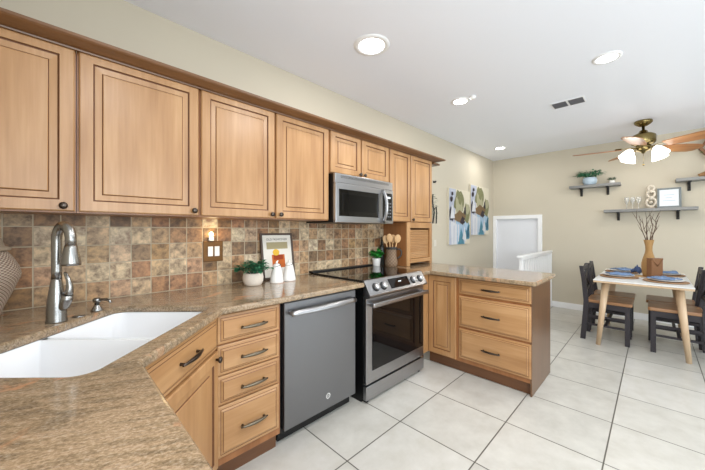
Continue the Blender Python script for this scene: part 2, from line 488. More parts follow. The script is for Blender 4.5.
# ------------------------------------------------------------------ the room
XB, ZC, YF, XL = 4.40, 2.607, -4.8, -2.05
PX0, PY0 = 2.75, -.93                                     # stair well behind the peninsula
fl = MB()
fl.box(XL, PX0, YF, 0, -.06, 0); fl.box(PX0, XB, YF, PY0, -.06, 0)
struct('floor', fl, 'floor_tile')
struct('floor_stairwell', MB().box(PX0, XB, PY0, 0, -.58, -.52), 'floor_tile')
st = MB(); st.box(PX0, PX0 + .02, PY0, 0, -.52, -.06); st.box(PX0, XB, PY0 - .02, PY0, -.52, -.06)
struct('trim_1', st, 'white_trim')
struct('ceiling', MB().box(XL, XB, YF, 0, ZC, ZC + .06), 'ceiling_paint')
struct('wall_left', MB().box(XL, XB + .1, 0, .1, -.6, ZC), 'wall_paint')
wb_ = MB()                                                # end wall with the white door
wb_.box(XB, XB + .1, YF, -.80, -.6, ZC); wb_.box(XB, XB + .1, -.80, 0, 1.545, ZC)
struct('wall_back', wb_, 'wall_paint')
wf = MB()                                                 # wall behind the photographer, with a sliding door and a window
for x0, x1, z0, z1 in [(XL, -1.75, 0, ZC), (.25, .85, 0, ZC), (3.35, XB, 0, ZC), (-1.75, .25, 0, .85), (-1.75, .25, 2.15, ZC), (.85, 3.35, 2.15, ZC)]:
    wf.box(x0, x1, YF - .1, YF, z0, z1)
struct('wall_front', wf, 'wall_paint')
ws = MB()
for y0, y1, z0, z1 in [(-2.4, .0, 0, ZC), (YF, -4.2, 0, ZC), (-4.2, -2.4, 0, 1.0), (-4.2, -2.4, 2.2, ZC)]:
    ws.box(XL - .1, XL, y0, y1, z0, z1)
struct('wall_side', ws, 'wall_paint')
struct('baseboard_back', MB().box(XB - .015, XB, YF, -.96, 0, .095, bev=.004), 'white_trim')
# white door down the steps, with casing
d = MB()
d.box(XB + .02, XB + .06, -.795, -.01, -.52, 1.50)
struct('door_1', d, 'white_door')
c = MB()
c.box(XB - .022, XB + .02, -.815, -.75, -.52, 1.555, bev=.004)
c.box(XB - .022, XB + .02, -.06, -.004, -.52, 1.555, bev=.004)
c.box(XB - .022, XB + .02, -.75, -.06, 1.49, 1.555, bev=.004)
struct('trim_2', c, 'white_trim')
# window frames behind the camera
for k, (x0, x1, z0, z1, nx) in enumerate([(.85, 3.35, .0, 2.15, 2), (-1.75, .25, .85, 2.15, 2)]):
    w = MB(); y0, y1 = YF - .08, YF - .02
    for i in range(nx + 1):
        xx = x0 + (x1 - x0) * i / nx; w.box(max(x0, xx - .03), min(x1, xx + .03), y0, y1, z0, z1)
    w.box(x0, x1, y0, y1, z0, z0 + .05); w.box(x0, x1, y0, y1, z1 - .05, z1)
    struct('window_%d' % (k + 1), w, 'white_trim')
w = MB()  # frame of the unseen side window, added to go with its fill light
for yy in (-4.2, -3.33, -2.46): w.box(XL - .08, XL - .02, yy, yy + .06, 1.0, 2.2)
w.box(XL - .08, XL - .02, -4.2, -2.4, 1.0, 1.05); w.box(XL - .08, XL - .02, -4.2, -2.4, 2.15, 2.2)
struct('window_3', w, 'white_trim')
# tiled backsplash
struct('wall_backsplash', MB().box(XL, 1.56, -.012, 0, .86, 1.40), 'travertine')

# ------------------------------------------------------------------ cabinet builders
def rings(mb, x0, x1, z0, z1, y, seq, center):
    """nested rectangular rings: seq of (inset, depth, material of the band leading to it)"""
    prev = None
    for ins, dy, mt in seq:
        v = [mb.bm.verts.new(p) for p in ((x0 + ins, y + dy, z0 + ins), (x1 - ins, y + dy, z0 + ins), (x1 - ins, y + dy, z1 - ins), (x0 + ins, y + dy, z1 - ins))]
        if prev:
            for i in range(4):
                f = mb.bm.faces.new((prev[i], prev[(i + 1) % 4], v[(i + 1) % 4], v[i])); f.material_index = mb.mi(mt)
        else:
            f = mb.bm.faces.new(v); f.material_index = mb.mi(center)
        prev = v
    f = mb.bm.faces.new(prev); f.material_index = mb.mi(center)
def panel_door(parent, x0, x1, z0, z1, y=-.02, t=.02, fr=.049, mat='maple_upright', name='door'):
    mb = MB(); g = 'maple_glaze'
    rings(mb, x0, x1, z0, z1, y, [(0, t, mat), (0, .005, mat), (.005, 0, mat), (fr, 0, mat), (fr + .004, .0065, g), (fr + .007, .0075, g), (fr + .032, .009, mat), (fr + .0355, .0055, g), (fr + .038, .0035, mat)], mat)
    return mb.build(name, None, parent)
def drawer_front(parent, x0, x1, z0, z1, y=-.02, t=.02, mat='maple_level'):
    mb = MB(); g = 'maple_glaze'
    rings(mb, x0, x1, z0, z1, y, [(0, t, mat), (0, .010, mat), (.003, .008, mat), (.014, .0065, mat), (.017, .0065, g), (.026, .002, mat), (.028, .0, g), (.030, 0, mat)], mat)
    return mb.build('drawer', None, parent)
def knob(parent, x, z, y=-.02):
    mb = MB()
    mb.lathe([(.0055, 0), (.0055, .010), (.012, .014), (.0155, .019), (.0145, .025), (.008, .0285), (.001, .0295)], 16, mtx=T((x, y, z)) @ align((0, -1, 0)))
    return mb.build('knob', 'bronze', parent)
def pull(parent, x, z, y=-.02, w=.118, mat='pewter'):
    mb = MB(); h = w / 2
    for sx in (-1, 1):
        mb.tube([(x + sx * h * .8, y, z), (x + sx * h * .8, y - .012, z), (x + sx * h * .78, y - .022, z)], [.007, .005, .005], 8)
    mb.tube([(x - h, y - .018, z + .001), (x - h * .8, y - .021, z), (x - h * .4, y - .027, z + .001), (x, y - .029, z + .001), (x + h * .4, y - .027, z + .001), (x + h * .8, y - .021, z), (x + h, y - .018, z + .001)],
            [.0045, .006, .008, .009, .008, .006, .0045], 10)
    return mb.build('handle', mat, parent)

# ------------------------------------------------------------------ upper cabinets (fronts at y = -.34)
UZ0, UZ1 = 1.352, 2.10
YU = -.32
def upper(label, x0, x1, z0, doors, knobs):
    t = thing('wall_cabinet', label, 'cabinet', (x0, YU, z0), 0, 'maple wall cabinets over the counter')
    MB().box(.001, x1 - x0 - .001, 0, -YU - .002, 0, UZ1 - z0).build('body', 'maple_box', t)
    ds = []
    for a, b in doors:
        ds.append(panel_door(t, a - x0, b - x0, .006, 2.092 - z0))
    for k, kx, kz in knobs: knob(ds[k], kx - x0, kz - z0)
    return t
upper('maple wall cabinet at the far left, over the faucet, cut by the photo edge', -2.04, -1.491, UZ0, [(-2.03, -1.4975)], [(0, -1.535, 1.381)])
upper('widest single-door maple wall cabinet, second from the left, right of the faucet', -1.491, -.9715, UZ0, [(-1.484, -.9785)], [(0, -1.005, 1.384)])
upper('double-door maple wall cabinet over the cocktail picture and white bottles', -.9715, -.002, UZ0, [(-.9645, -.4925), (-.4795, -.009)], [(0, -.519, 1.383), (1, -.453, 1.384)])
upper('short double-door maple cabinet directly above the microwave', 0, .773, 1.738, [(.012, .3635), (.381, .761)], [(0, .345, 1.765), (1, .402, 1.765)])
end_cab = upper('tall narrow double-door maple wall cabinet at the right end of the row', .773, 1.575, UZ0 + .012, [(.785, 1.130), (1.147, 1.569)], [(1, 1.165, 1.392)])

# crown moulding: stepped profile swept along the front and returned at the end
prof = [(-.345, 2.076), (-.352, 2.077), (-.354, 2.083), (-.372, 2.086), (-.384, 2.092), (-.398, 2.100), (-.408, 2.104), (-.414, 2.110), (-.414, 2.122), (-.33, 2.122), (-.33, 2.09)]
mb = MB(); secs = []
for kind in (0, 1, 2):
    ring = []
    for y, z in prof:
        o_ = -.34 - y                                       # how far it stands proud of the fronts
        if kind == 0: p = (-2.045, y, z)
        elif kind == 1: p = (1.585 + o_ * 2.3, y, z)
        else: p = (1.585 + o_ * 2.3, -.002, z)
        ring.append(mb.bm.verts.new(p))
    secs.append(ring)
n = len(prof)
for a, b in zip(secs, secs[1:]):
    for i in range(n): mb.bm.faces.new((a[i], a[(i + 1) % n], b[(i + 1) % n], b[i]))
mb.bm.faces.new(secs[0]); mb.bm.faces.new(list(reversed(secs[-1])))
tag(mb.build('crown_molding', 'crown_wood'), 'long stained wooden crown molding running along the tops of the wall cabinets', 'molding')

MB().box(.804, .944, -.04, -YU - .002, .690, .710, bev=.004).build('cornice_return', 'crown_wood', end_cab)
# appliance garage under the last cabinet
t = thing('appliance_garage', 'maple appliance garage with slatted roll door on the counter under the end cabinet', 'cabinet', (1.075, YU, .895))
g = MB(); W_, H_ = .49, UZ0 + .012 - .895 - .002
g.box(0, .018, 0, .305, 0, H_); g.box(W_ - .018, W_, 0, .305, 0, H_); g.box(.018, W_ - .018, .02, .305, H_ - .02, H_)
g.build('body', 'maple_box', t)
g = MB()
g.box(-.004, .05, -.02, 0, 0, H_, bev=.002); g.box(W_ - .045, W_ + .004, -.02, 0, 0, H_, bev=.002); g.box(.05, W_ - .045, -.02, 0, H_ - .06, H_, bev=.002)
g.build('face_frame', 'maple_upright', t)
g = MB()
for k in range(17):
    z = .075 + k * .0185
    if z > H_ - .065: break
    g.box(.05, W_ - .045, .0, .012, z, z + .0175, bev=.004)
td = g.build('roll_door', 'maple_level', t)
g = MB(); g.box(.05, W_ - .045, -.024, .01, .03, .072, bev=.006); g.build('pull_rail', 'maple_level', td)

# ------------------------------------------------------------------ counters
ZT = .893
CT = .034
SQ = math.sqrt(.5)
# sink cut-out: t runs along the diagonal front edge, n points to the corner
SC = Vector((-1.4207, -.6942)); tv = Vector((-SQ, -SQ * 1.04)).normalized(); nv = Vector((tv.y, -tv.x))
HL, HW, CR = .368, .235, .05
def round_rect(hl, hw, r, k=6, rs=None):
    pts = []; r0 = r
    for q, (sx, sy, a0) in enumerate(((1, 1, 0), (-1, 1, 90), (-1, -1, 180), (1, -1, 270))):
        r = rs[q] if rs else r0
        for i in range(k + 1):
            a = R(a0 + 90 * i / k)
            pts.append((sx * (hl - r) + r * math.cos(a), sy * (hw - r) + r * math.sin(a)))
    return pts
if nv.x > 0: nv = -nv
def to_w(p): return (SC.x + tv.x * p[0] + nv.x * p[1], SC.y + tv.y * p[0] + nv.y * p[1])
hole = [to_w(p) for p in round_rect(HL, HW, CR)]
poly = [(XL, -.013), (XL, -3.0), (-1.383, -3.0), (-1.383, -1.112), (-.980, -.684), (.035, -.684), (.035, -.013)]
mb = MB(); mb.prism(poly, ZT - CT, ZT, bev=.010, hole=hole)
tag(mb.build('countertop', 'granite'), 'brown and salmon granite countertop wrapping the corner sink, nearest the camera', 'countertop')
poly = [(.832, -.013), (.832, -.678), (.958, -.678), (.935, -1.545), (.945, -1.560), (1.56, -1.560), (1.60, -1.52), (1.625, -.9), (1.625, -.013)]
mb = MB(); mb.prism(poly, ZT - CT, ZT, bev=.010)
tag(mb.build('countertop', 'granite'), 'polished granite countertop right of the range and over the peninsula', 'countertop')

# sink: white double bowl, undermounted
t = thing('sink', 'white undermount double-bowl kitchen sink set diagonally in the granite corner', 'sink', (SC.x, SC.y, ZT - CT))
Ms = Matrix(((tv.x, nv.x, 0, 0), (tv.y, nv.y, 0, 0), (0, 0, 1, 0), (0, 0, 0, 1)))
def bowl(x0, x1, depth, rs):
    cx, hl = (x0 + x1) / 2, (x1 - x0) / 2
    mb = MB(); secs = []
    for sc_, z, r in ((0, 0, .05), (.003, -.03, .05), (.012, -depth + .04, .05), (.022, -depth + .012, .05), (.05, -depth, .05)):
        secs.append([mb.bm.verts.new(Ms @ Vector((cx + p[0], p[1], z))) for p in round_rect(hl - sc_, HW + .004 - sc_, r, rs=rs)])
    for a, b in zip(secs, secs[1:]):
        for i in range(len(a)):
            f = mb.bm.faces.new((a[i], a[(i + 1) % len(a)], b[(i + 1) % len(a)], b[i])); f.smooth = True
    mb.bm.faces.new(secs[-1])
    o = mb.build('bowl', 'sink_white', t)
    dr = MB(); dr.lathe([(.043, -depth + .001), (.040, -depth + .004), (.03, -depth + .001), (.002, -depth + .001)], 24, mtx=T(Ms @ Vector((cx, .04, 0))))
    dr.build('drain', 'chrome', o)
    return o
bowl(-HL - .004, -.0125, .19, (.006, .05, .05, .006)); bowl(.0125, HL + .004, .22, (.05, .006, .006, .05))
rim = MB()
rim.box(-.0125, .0125, -HW - .003, HW + .003, -.10, -.004, bev=.005, mtx=Ms)
rim.build('divider', 'sink_white', t)
fl_ = MB(); oo = round_rect(HL + .016, HW + .016, .06); ii = round_rect(HL + .004, HW + .004, .05)
a = [fl_.bm.verts.new(Ms @ Vector((*p, -.0015))) for p in oo]; b = [fl_.bm.verts.new(Ms @ Vector((*p, -.0015))) for p in ii]
for i in range(len(a)): fl_.bm.faces.new((a[i], a[(i + 1) % len(a)], b[(i + 1) % len(a)], b[i]))
fl_.build('flange', 'sink_white', t)

# ------------------------------------------------------------------ base cabinets, left run
def toe(parent, x0, x1, y=.05, h=.10):
    MB().box(x0, x1, y, y + .015, 0, h).build('toe_kick', 'toe_wood', parent)
# drawer base, front plane y=-.642 (fronts .02 proud)
t = thing('base_cabinet', 'maple base cabinet with a stack of four drawers, left of the dishwasher', 'cabinet', (-1.004, -.642, 0))
b_ = MB(); b_.box(.0, .366, 0, .02, .10, ZT - CT - .003); b_.box(.07, .366, .02, .60, .10, ZT - CT - .003); b_.build('body', 'maple_box', t)
for z0, z1, kz in ((.708, .851, .768), (.553, .699, .618), (.404, .546, .462), (.143, .397, .258)):
    dr = drawer_front(t, .010, .353, z0, z1)
    pull(dr, .193, kz + .005, w=.15)
toe(t, .0, .366, .045)
# diagonal sink base
P1, P2 = Vector((-1.4135, -1.088)), Vector((-1.006, -.655))
ang = math.atan2(P2.y - P1.y, P2.x - P1.x); L_ = (P2 - P1).length
t = thing('sink_cabinet', 'maple corner sink cabinet set diagonally below the white sink', 'cabinet', (P1.x, P1.y, 0), ang)
b_ = MB()
b_.box(0, L_, 0, .018, .10, ZT - CT - .003)                  # face frame and two side panels, hollow for the bowls
b_.box(.018, L_ - .018, .018, .5, .10, .118); b_.box(.018, L_ - .018, .482, .5, .118, .56)
b_.build('body', 'maple_box', t)
dr = drawer_front(t, .012, L_ - .006, .696, .850)
pull(dr, L_ / 2 + .012, .772, w=.155, mat='bronze')
dd = panel_door(t, .012, L_ - .006, .118, .686)
knob(dd, L_ - .035, .655)
toe(t, 0, L_, .05)
# run under the near counter
t = thing('base_cabinet', 'maple base cabinet run hidden under the nearest stretch of granite counter', 'cabinet', (-1.415, -1.112, 0), R(90))
MB().box(-1.86, -.06, 0, .60, .10, ZT - CT - .003).build('body', 'maple_box', t)
for k in range(3): panel_door(t, -1.85 + k * .6, -1.26 + k * .6, .12, .84)
toe(t, -1.86, -.06, .05)

# ------------------------------------------------------------------ dishwasher
t = thing('dishwasher', 'dark slate-grey dishwasher with a curved steel bar handle between drawers and range', 'dishwasher', (-.613, -.615, 0))
DW = .602
MB().box(-.020, DW - .002, .0, .57, .10, ZT - CT - .006).build('body', 'black_plastic', t)
dm = MB(); dm.box(.004, DW - .004, -.030, -.002, .093, .846, 'black_slate', .006)
dm.box(.004, DW - .004, -.022, -.002, .847, .856, 'black_plastic')
dr = dm.build('door', None, t)
h = MB(); pts, rd = [], []
for i in range(17):
    s = -1 + 2 * i / 16
    pts.append((DW / 2 - .003 + s * .266, -.058 - .022 * (1 - s * s), .787)); rd.append(.0205)
h.tube(pts, rd, 14, flat=.6)
for sx in (-1, 1): h.box(DW / 2 - .003 + sx * .255 - .012, DW / 2 - .003 + sx * .255 + .012, -.058, -.030, .776, .798, bev=.003)
h.build('handle', 'stainless', dr)
lg = MB()
def ring_mark(mb, cx, cz, y, r0, r1, n=28):
    for i in range(n):
        a0, a1 = 2 * PI * i / n, 2 * PI * (i + 1) / n
        mb.face([(cx + r * math.cos(a), y, cz + r * math.sin(a)) for r, a in ((r0, a0), (r1, a0), (r1, a1), (r0, a1))])
ring_mark(lg, .338, .178, -.0312, .0135, .0175)
def text_mesh(mb, body, size, mtx, m=None, shear=0.):
    cu = bpy.data.curves.new('letters', 'FONT'); cu.body = body; cu.size = size; cu.align_x = 'CENTER'; cu.align_y = 'CENTER'; cu.shear = shear
    o = bpy.data.objects.new('letters', cu); COL.objects.link(o)
    dg = bpy.context.evaluated_depsgraph_get(); dg.update()
    me = bpy.data.meshes.new_from_object(o.evaluated_get(dg))
    tb = bmesh.new(); tb.from_mesh(me)
    mb.merge(tb, m, mtx)
    bpy.data.objects.remove(o); bpy.data.curves.remove(cu); bpy.data.meshes.remove(me)
def face_y(x, y, z, tilt=0.):                       # text plane standing, facing -y
    return T((x, y, z)) @ Matrix.Rotation(R(90) - tilt, 4, 'X')
text_mesh(lg, 'GE', .017, face_y(.338, -.0312, .178), shear=.25)
lg.build('badge', 'switch_white', dr)
MB().box(.0, DW, .04, .06, .005, .098).build('toe_kick', 'black_plastic', t)

# ------------------------------------------------------------------ range
t = thing('range', 'stainless slide-in electric range with black glass cooktop and big oven window', 'stove', (.048, -.655, 0))
RW = .772
b_ = MB(); b_.box(.0, RW, -.004, .60, .02, .872, 'black_plastic'); b_.box(.004, RW - .004, .02, .55, .0, .02, 'black_plastic')
b_.build('body', None, t)
ck = MB(); ck.box(-.012, RW + .012, -.002, .600, .8955, .906, 'black_glass', .003)
ck.box(-.012, RW + .012, .585, .640, .896, .918, 'black_plastic', .004)
ck.box(.0, RW, .0, .60, .872, .8955, 'black_plastic')
ckt = ck.build('cooktop', None, t)
for cx, cy, r in ((.19, .17, .105), (.57, .17, .08), (.20, .42, .075), (.57, .42, .105)):
    br = MB()
    for rr in (r,):
        n_ = 40
        for i in range(n_):
            a0, a1 = 2 * PI * i / n_, 2 * PI * (i + 1) / n_
            br.face([(cx + q * math.cos(a), cy + q * math.sin(a), .9066) for q, a in ((rr - .0015, a0), (rr, a0), (rr, a1), (rr - .0015, a1))])
    br.build('burner', 'burner_ring', ckt)
# sloped control panel: section extruded along x
pf = [(0, .906), (-.012, .903), (-.075, .802), (-.072, .790), (-.03, .784), (0, .784)]
cp = MB(); A_ = [cp.bm.verts.new((.0, y, z)) for y, z in pf]; B_ = [cp.bm.verts.new((RW, y, z)) for y, z in pf]
for i in range(len(pf)): cp.bm.faces.new((A_[i], A_[(i + 1) % len(pf)], B_[(i + 1) % len(pf)], B_[i]))
cp.bm.faces.new(A_); cp.bm.faces.new(list(reversed(B_)))
cpo = cp.build('control_panel', 'stainless', t)
nrm = Vector((0, -.101, .063)).normalized()                  # panel normal (tilted up)
nrm = Vector((0, -(.903 - .802), (.075 - .012))).normalized()
mid = Vector((0, -.0435, .8525))
upv = Vector((0, .063, .101)).normalized()
PM = Matrix(((1, 0, 0, 0), (0, upv.y, nrm.y, mid.y), (0, upv.z, nrm.z, mid.z), (0, 0, 0, 1)))   # local x, up, out
for kx in (.094, .182, .585, .690):
    k = MB()
    k.lathe([(.033, .0), (.033, .003), (.027, .004)], 24, 'black_plastic', mtx=PM @ T((kx, -.004, .0005)))
    k.lathe([(.0255, .003), (.0235, .028), (.021, .031), (.002, .0315)], 24, 'knob_steel', mtx=PM @ T((kx, -.004, .0005)))
    k.box(-.0045, .0045, -.021, .021, .028, .037, 'knob_steel', bev=.002, mtx=PM @ T((kx, -.004, .0005)))
    k.build('knob', None, cpo)
dsp = MB(); dsp.box(.262, .522, -.040, .040, .0004, .0035, 'black_glass', .001, mtx=PM)
dsp.box(.380, .396, .004, .011, .0036, .004, 'display_glow', mtx=PM); dsp.box(.402, .416, .004, .011, .0036, .004, 'display_glow', mtx=PM)
dsp.build('display', None, cpo)
# oven door
od = MB()
y0 = -.040
od.box(.0, RW, y0 + .004, -.004, .143, .773, 'stainless', .003)
od.box(.066, RW - .014, y0, y0 + .01, .232, .700, 'oven_glass', .001)
odo = od.build('oven_door', None, t)
h = MB()
h.box(.012, RW - .012, y0 - .062, y0 - .036, .713, .748, bev=.010, seg=3)
for sx in (.035, RW - .035): h.box(sx - .014, sx + .014, y0 - .042, y0 + .006, .718, .742, bev=.003)
h.build('handle', 'stainless', odo)
dw_ = MB(); dw_.box(.0, RW, y0 + .002, -.004, .026, .128, 'stainless', .004)
dw_.build('drawer', None, t)
for sx in (.04, RW - .04): MB().lathe([(.018, 0), (.018, .024)], 14, mtx=T((sx, -.0, 0))).build('foot', 'black_plastic', t)

# ------------------------------------------------------------------ microwave over the range
t = thing('microwave', 'stainless over-the-range microwave with curved handle under the short cabinet', 'microwave', (.006, -.385, 1.338))
MW, MH = .738, .394
b_ = MB(); b_.box(0, MW, .012, .37, .0, MH, 'black_plastic', .003); b_.build('body', None, t)
fm = MB(); fm.box(0, MW, -.012, .012, .318, MH, 'stainless', .004)
for k in range(5): fm.box(.06, MW - .06, -.0125, -.010, .378 - k * .0022 * 2, .3795 - k * .0022 * 2, 'dark_lines')
fm.build('vent_grille', None, t)
dm = MB(); dm.box(0, .565, -.020, .011, .0, .316, 'stainless', .004)
dm.box(.034, .520, -.0225, -.015, .052, .270, 'black_glass', .002)
dm.box(.075, .478, -.0232, -.020, .090, .232, 'oven_glass', .001)
do = dm.build('door', None, t)
h = MB(); pts = []
for i in range(15):
    s = -1 + 2 * i / 14
    pts.append((.575, -.034 - .040 * (1 - s * s), .158 + s * .148))
h.tube(pts, .014, 12)
h.build('handle', 'stainless', do)
cm = MB(); cm.box(.567, MW, -.020, .011, .0, .316, 'stainless', .004)
cm.box(.578, MW - .022, -.0225, -.015, .03, .285, 'black_glass', .002)
cm.box(.640, .690, -.0232, -.022, .236, .252, 'display_glow')
for r_ in range(5):
    for q in range(3): cm.box(.612 + q * .033, .632 + q * .033, -.0228, -.022, .06 + r_ * .031, .072 + r_ * .031, 'vent_dark')
cm.build('control_panel', None, t)

# ------------------------------------------------------------------ peninsula: fronts at x = 1.0, face -x
t = thing('base_cabinet', 'narrow maple base cabinet strip right of the range, in the inner corner', 'cabinet', (.832, -.612, 0))
MB().box(0, .188, 0, .59, .10, ZT - CT - .003).build('body', 'maple_box', t)
MB().box(.004, .172, -.02, 0, .11, .85, 'maple_upright', .003).build('filler_panel', None, t)
toe(t, 0, .188, .045)
t = thing('base_cabinet', 'maple peninsula cabinet with one tall panel door beside the range', 'cabinet', (1.02, -.612, 0), R(-90))
MB().box(0, .31, 0, .57, .10, ZT - CT - .003).build('body', 'maple_box', t)
panel_door(t, .022, .296, .112, .849)
toe(t, -.0, .31, .04)
t = thing('base_cabinet', 'maple peninsula cabinet with three wide drawers at its open end', 'cabinet', (1.02, -.922, 0), R(-90))
MB().box(0, .580, 0, .57, .10, ZT - CT - .003).build('body', 'maple_box', t)
for z0, z1 in ((.712, .846), (.420, .690), (.138, .401)):
    dr = drawer_front(t, .016, .588, z0, z1)
    pull(dr, .296, (z0 + z1) / 2 - .005, w=.15, mat='bronze')
toe(t, 0, .588, .04)
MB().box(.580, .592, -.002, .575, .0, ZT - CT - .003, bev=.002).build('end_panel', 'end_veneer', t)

# ------------------------------------------------------------------ faucet, dispenser, cap
def fxy(px, py_): return Vector(to_w((px, py_)))
fp = Vector((-1.556, -.417))
t = thing('faucet', 'tall brushed-nickel gooseneck kitchen faucet behind the white sink', 'faucet', (fp.x, fp.y, ZT))
f = MB()
f.lathe([(.034, 0), (.034, .004), (.0325, .012), (.0315, .06), (.027, .11), (.0215, .15), (.018, .172), (.0175, .18)], 28)
f.build('body', 'brushed_nickel', t)
sd = Vector((.48, -.88, 0)).normalized()                      # direction the spout reaches
f = MB(); pts, rd = [], []
for i in range(6): pts.append((0, 0, .178 + i * .032)); rd.append(.0172)
rc = .043
for i in range(1, 15):
    a = PI * min(i, 13) / 13 * .97
    pts.append(tuple(sd * (rc - rc * math.cos(a)) + Vector((0, 0, .338 + rc * 1.45 * math.sin(a) - (.030 if i == 14 else 0))))); rd.append(.0172 + .0012 * i / 14)
f.tube(pts, rd, 18); f.build('spout', 'brushed_nickel', t)
e = Vector(pts[-1]); dn = (Vector(pts[-1]) - Vector(pts[-2])).normalized()
f = MB()
f.lathe([(.0190, -.006), (.0215, .004), (.027, .034), (.0325, .066), (.0325, .076), (.026, .078), (.024, .076), (.002, .076)], 24, mtx=T(e) @ align(dn))
f.build('spray_head', 'brushed_nickel', t)
f = MB(); rv = Vector((.708, -.706, 0))
ctr = rv * .040 + Vector((0, 0, .092))
f.tube([rv * .010 + Vector((0, 0, .045)), rv * .030 + Vector((0, 0, .066)), ctr, rv * .046 + Vector((0, 0, .112))], [.014, .019, .021, .020], 16)
f.tube([rv * .046 + Vector((0, 0, .112)), rv * .053 + Vector((0, 0, .125)), rv * .055 + Vector((0, 0, .15)), rv * .049 + Vector((0, 0, .175)), rv * .038 + Vector((0, 0, .198)), rv * .034 + Vector((0, 0, .206))], [.0165, .014, .011, .0085, .0065, .004], 14)
f.build('lever', 'brushed_nickel', t)
t = thing('soap_dispenser', 'small nickel soap dispenser pump behind the right sink bowl', 'soap dispenser', (-1.419, -.308, ZT))
f = MB(); f.lathe([(.024, 0), (.024, .004), (.019, .014), (.013, .024), (.011, .03)], 22); f.build('collar', 'brushed_nickel', t)
f = MB(); f.lathe([(.010, .03), (.010, .040), (.0165, .042), (.0165, .056), (.012, .060), (.002, .061)], 20)
f.tube([Vector((0, 0, .050)), rv * .02 + Vector((0, -.004, .054)), rv * .045 + Vector((0, -.012, .055)), rv * .058 + Vector((0, -.016, .050)), rv * .062 + Vector((0, -.017, .040))], [.007, .0065, .006, .0058, .0055], 12)
f.build('pump_spout', 'brushed_nickel', t)
mb = MB(); mb.lathe([(.021, 0), (.021, .004), (.016, .007), (.002, .008)], 22, mtx=T((-1.486, -.382, ZT)))
tag(mb.build('sink_hole_cover', 'brushed_nickel'), 'small round nickel cap on the granite between faucet and soap dispenser', 'cap')

# ------------------------------------------------------------------ lidded woven jar in the corner
t = thing('woven_jar', 'large lidded woven basket jar in the corner, cut by the left photo edge', 'jar', (-1.822, -.178, ZT))
mb = MB(); mb.lathe([(.086, 0), (.092, .004), (.106, .05), (.134, .12), (.154, .175), (.157, .192), (.151, .222), (.132, .262), (.118, .285), (.112, .292)], 48)
mb.build('body', 'weave_pale', t)
mb = MB(); mb.lathe([(.122, .292), (.128, .298), (.124, .306), (.108, .312), (.098, .345), (.065, .375), (.020, .388), (.016, .400), (.022, .412), (.014, .424), (.002, .427)], 40)
mb.build('lid', 'lid_clay', t)

# ------------------------------------------------------------------ plants
def leaf(mb, base, dirv, length, width, droop=.4, m=None, n=4):
    d = Vector(dirv).normalized(); side = d.cross(Vector((0, 0, 1)))
    if side.length < .05: side = Vector((1, 0, 0))
    side.normalize(); upn = side.cross(d).normalized()
    prev = None; p = Vector(base)
    for i in range(n + 1):
        s = i / n
        w = width * math.sin(PI * min(1, .12 + .88 * s)) ** .8 * (1 if i < n else .05) * .5
        if i == 0: w = width * .12
        c = p + d * length * s + Vector((0, 0, -1)) * droop * length * s * s
        row = [mb.bm.verts.new(c - side * w + upn * w * .25), mb.bm.verts.new(c), mb.bm.verts.new(c + side * w + upn * w * .25)]
        if prev:
            for k in range(2):
                f = mb.bm.faces.new((prev[k], prev[k + 1], row[k + 1], row[k])); f.smooth = True
        prev = row
def foliage(parent, c, r, h, nst, mat, lw=.03, ll=.05, seed=1, droop=.4, per=6):
    rnd = random.Random(seed); mb = MB(); st_ = MB()
    for i in range(nst):
        a = rnd.uniform(0, 2 * PI); out = math.sqrt(rnd.random())
        tip = Vector(c) + Vector((math.cos(a) * r * out, math.sin(a) * r * out, h * (1 - .55 * out * out) * rnd.uniform(.75, 1.0)))
        b0 = Vector(c) + Vector((math.cos(a) * r * .15 * out, math.sin(a) * r * .15 * out, 0))
        m_ = b0.lerp(tip, .55) + Vector((0, 0, h * .12))
        st_.tube([b0, m_, tip], [.0016, .0014, .0009], 5)
        for k in range(per):
            s = .35 + .65 * (k + 1) / per
            p = b0.lerp(m_, s / .55) if s < .55 else m_.lerp(tip, (s - .55) / .45)
            aa = a + rnd.uniform(-1.6, 1.6)
            leaf(mb, p, (math.cos(aa), math.sin(aa), rnd.uniform(-.1, .9)), ll * rnd.uniform(.7, 1.15), lw * rnd.uniform(.7, 1.1), droop)
    mb.recalc = False
    fo = mb.build('foliage', mat, parent); st_.build('stem', mat, parent)
    return fo
t = thing('potted_plant', 'small green plant in a round speckled cream pot left of the cocktail picture', 'plant', (-.578, -.195, ZT))
mb = MB(); mb.lathe([(.050, 0), (.058, .006), (.068, .03), (.070, .055), (.065, .082), (.062, .087), (.056, .086), (.055, .074)], 32, cap1=False); mb.build('pot', 'pot_speckle', t)
MB().lathe([(.056, .068), (.056, .074)], 24).build('soil', 'soil', t)
foliage(t, (0, 0, .074), .115, .10, 30, 'leaf_green', .034, .048, 3)
t = thing('basil_plant', 'bright green basil in a small white pot behind the cooktop', 'plant', (.882, -.075, ZT))
mb = MB(); mb.lathe([(.036, 0), (.038, .003), (.046, .082), (.046, .086), (.040, .086), (.040, .076)], 28, cap1=False); mb.build('pot', 'ceramic_white', t)
MB().lathe([(.04, .070), (.04, .076)], 20).build('soil', 'soil', t)
foliage(t, (0, 0, .076), .068, .120, 26, 'leaf_bright', .038, .042, 5, .5)

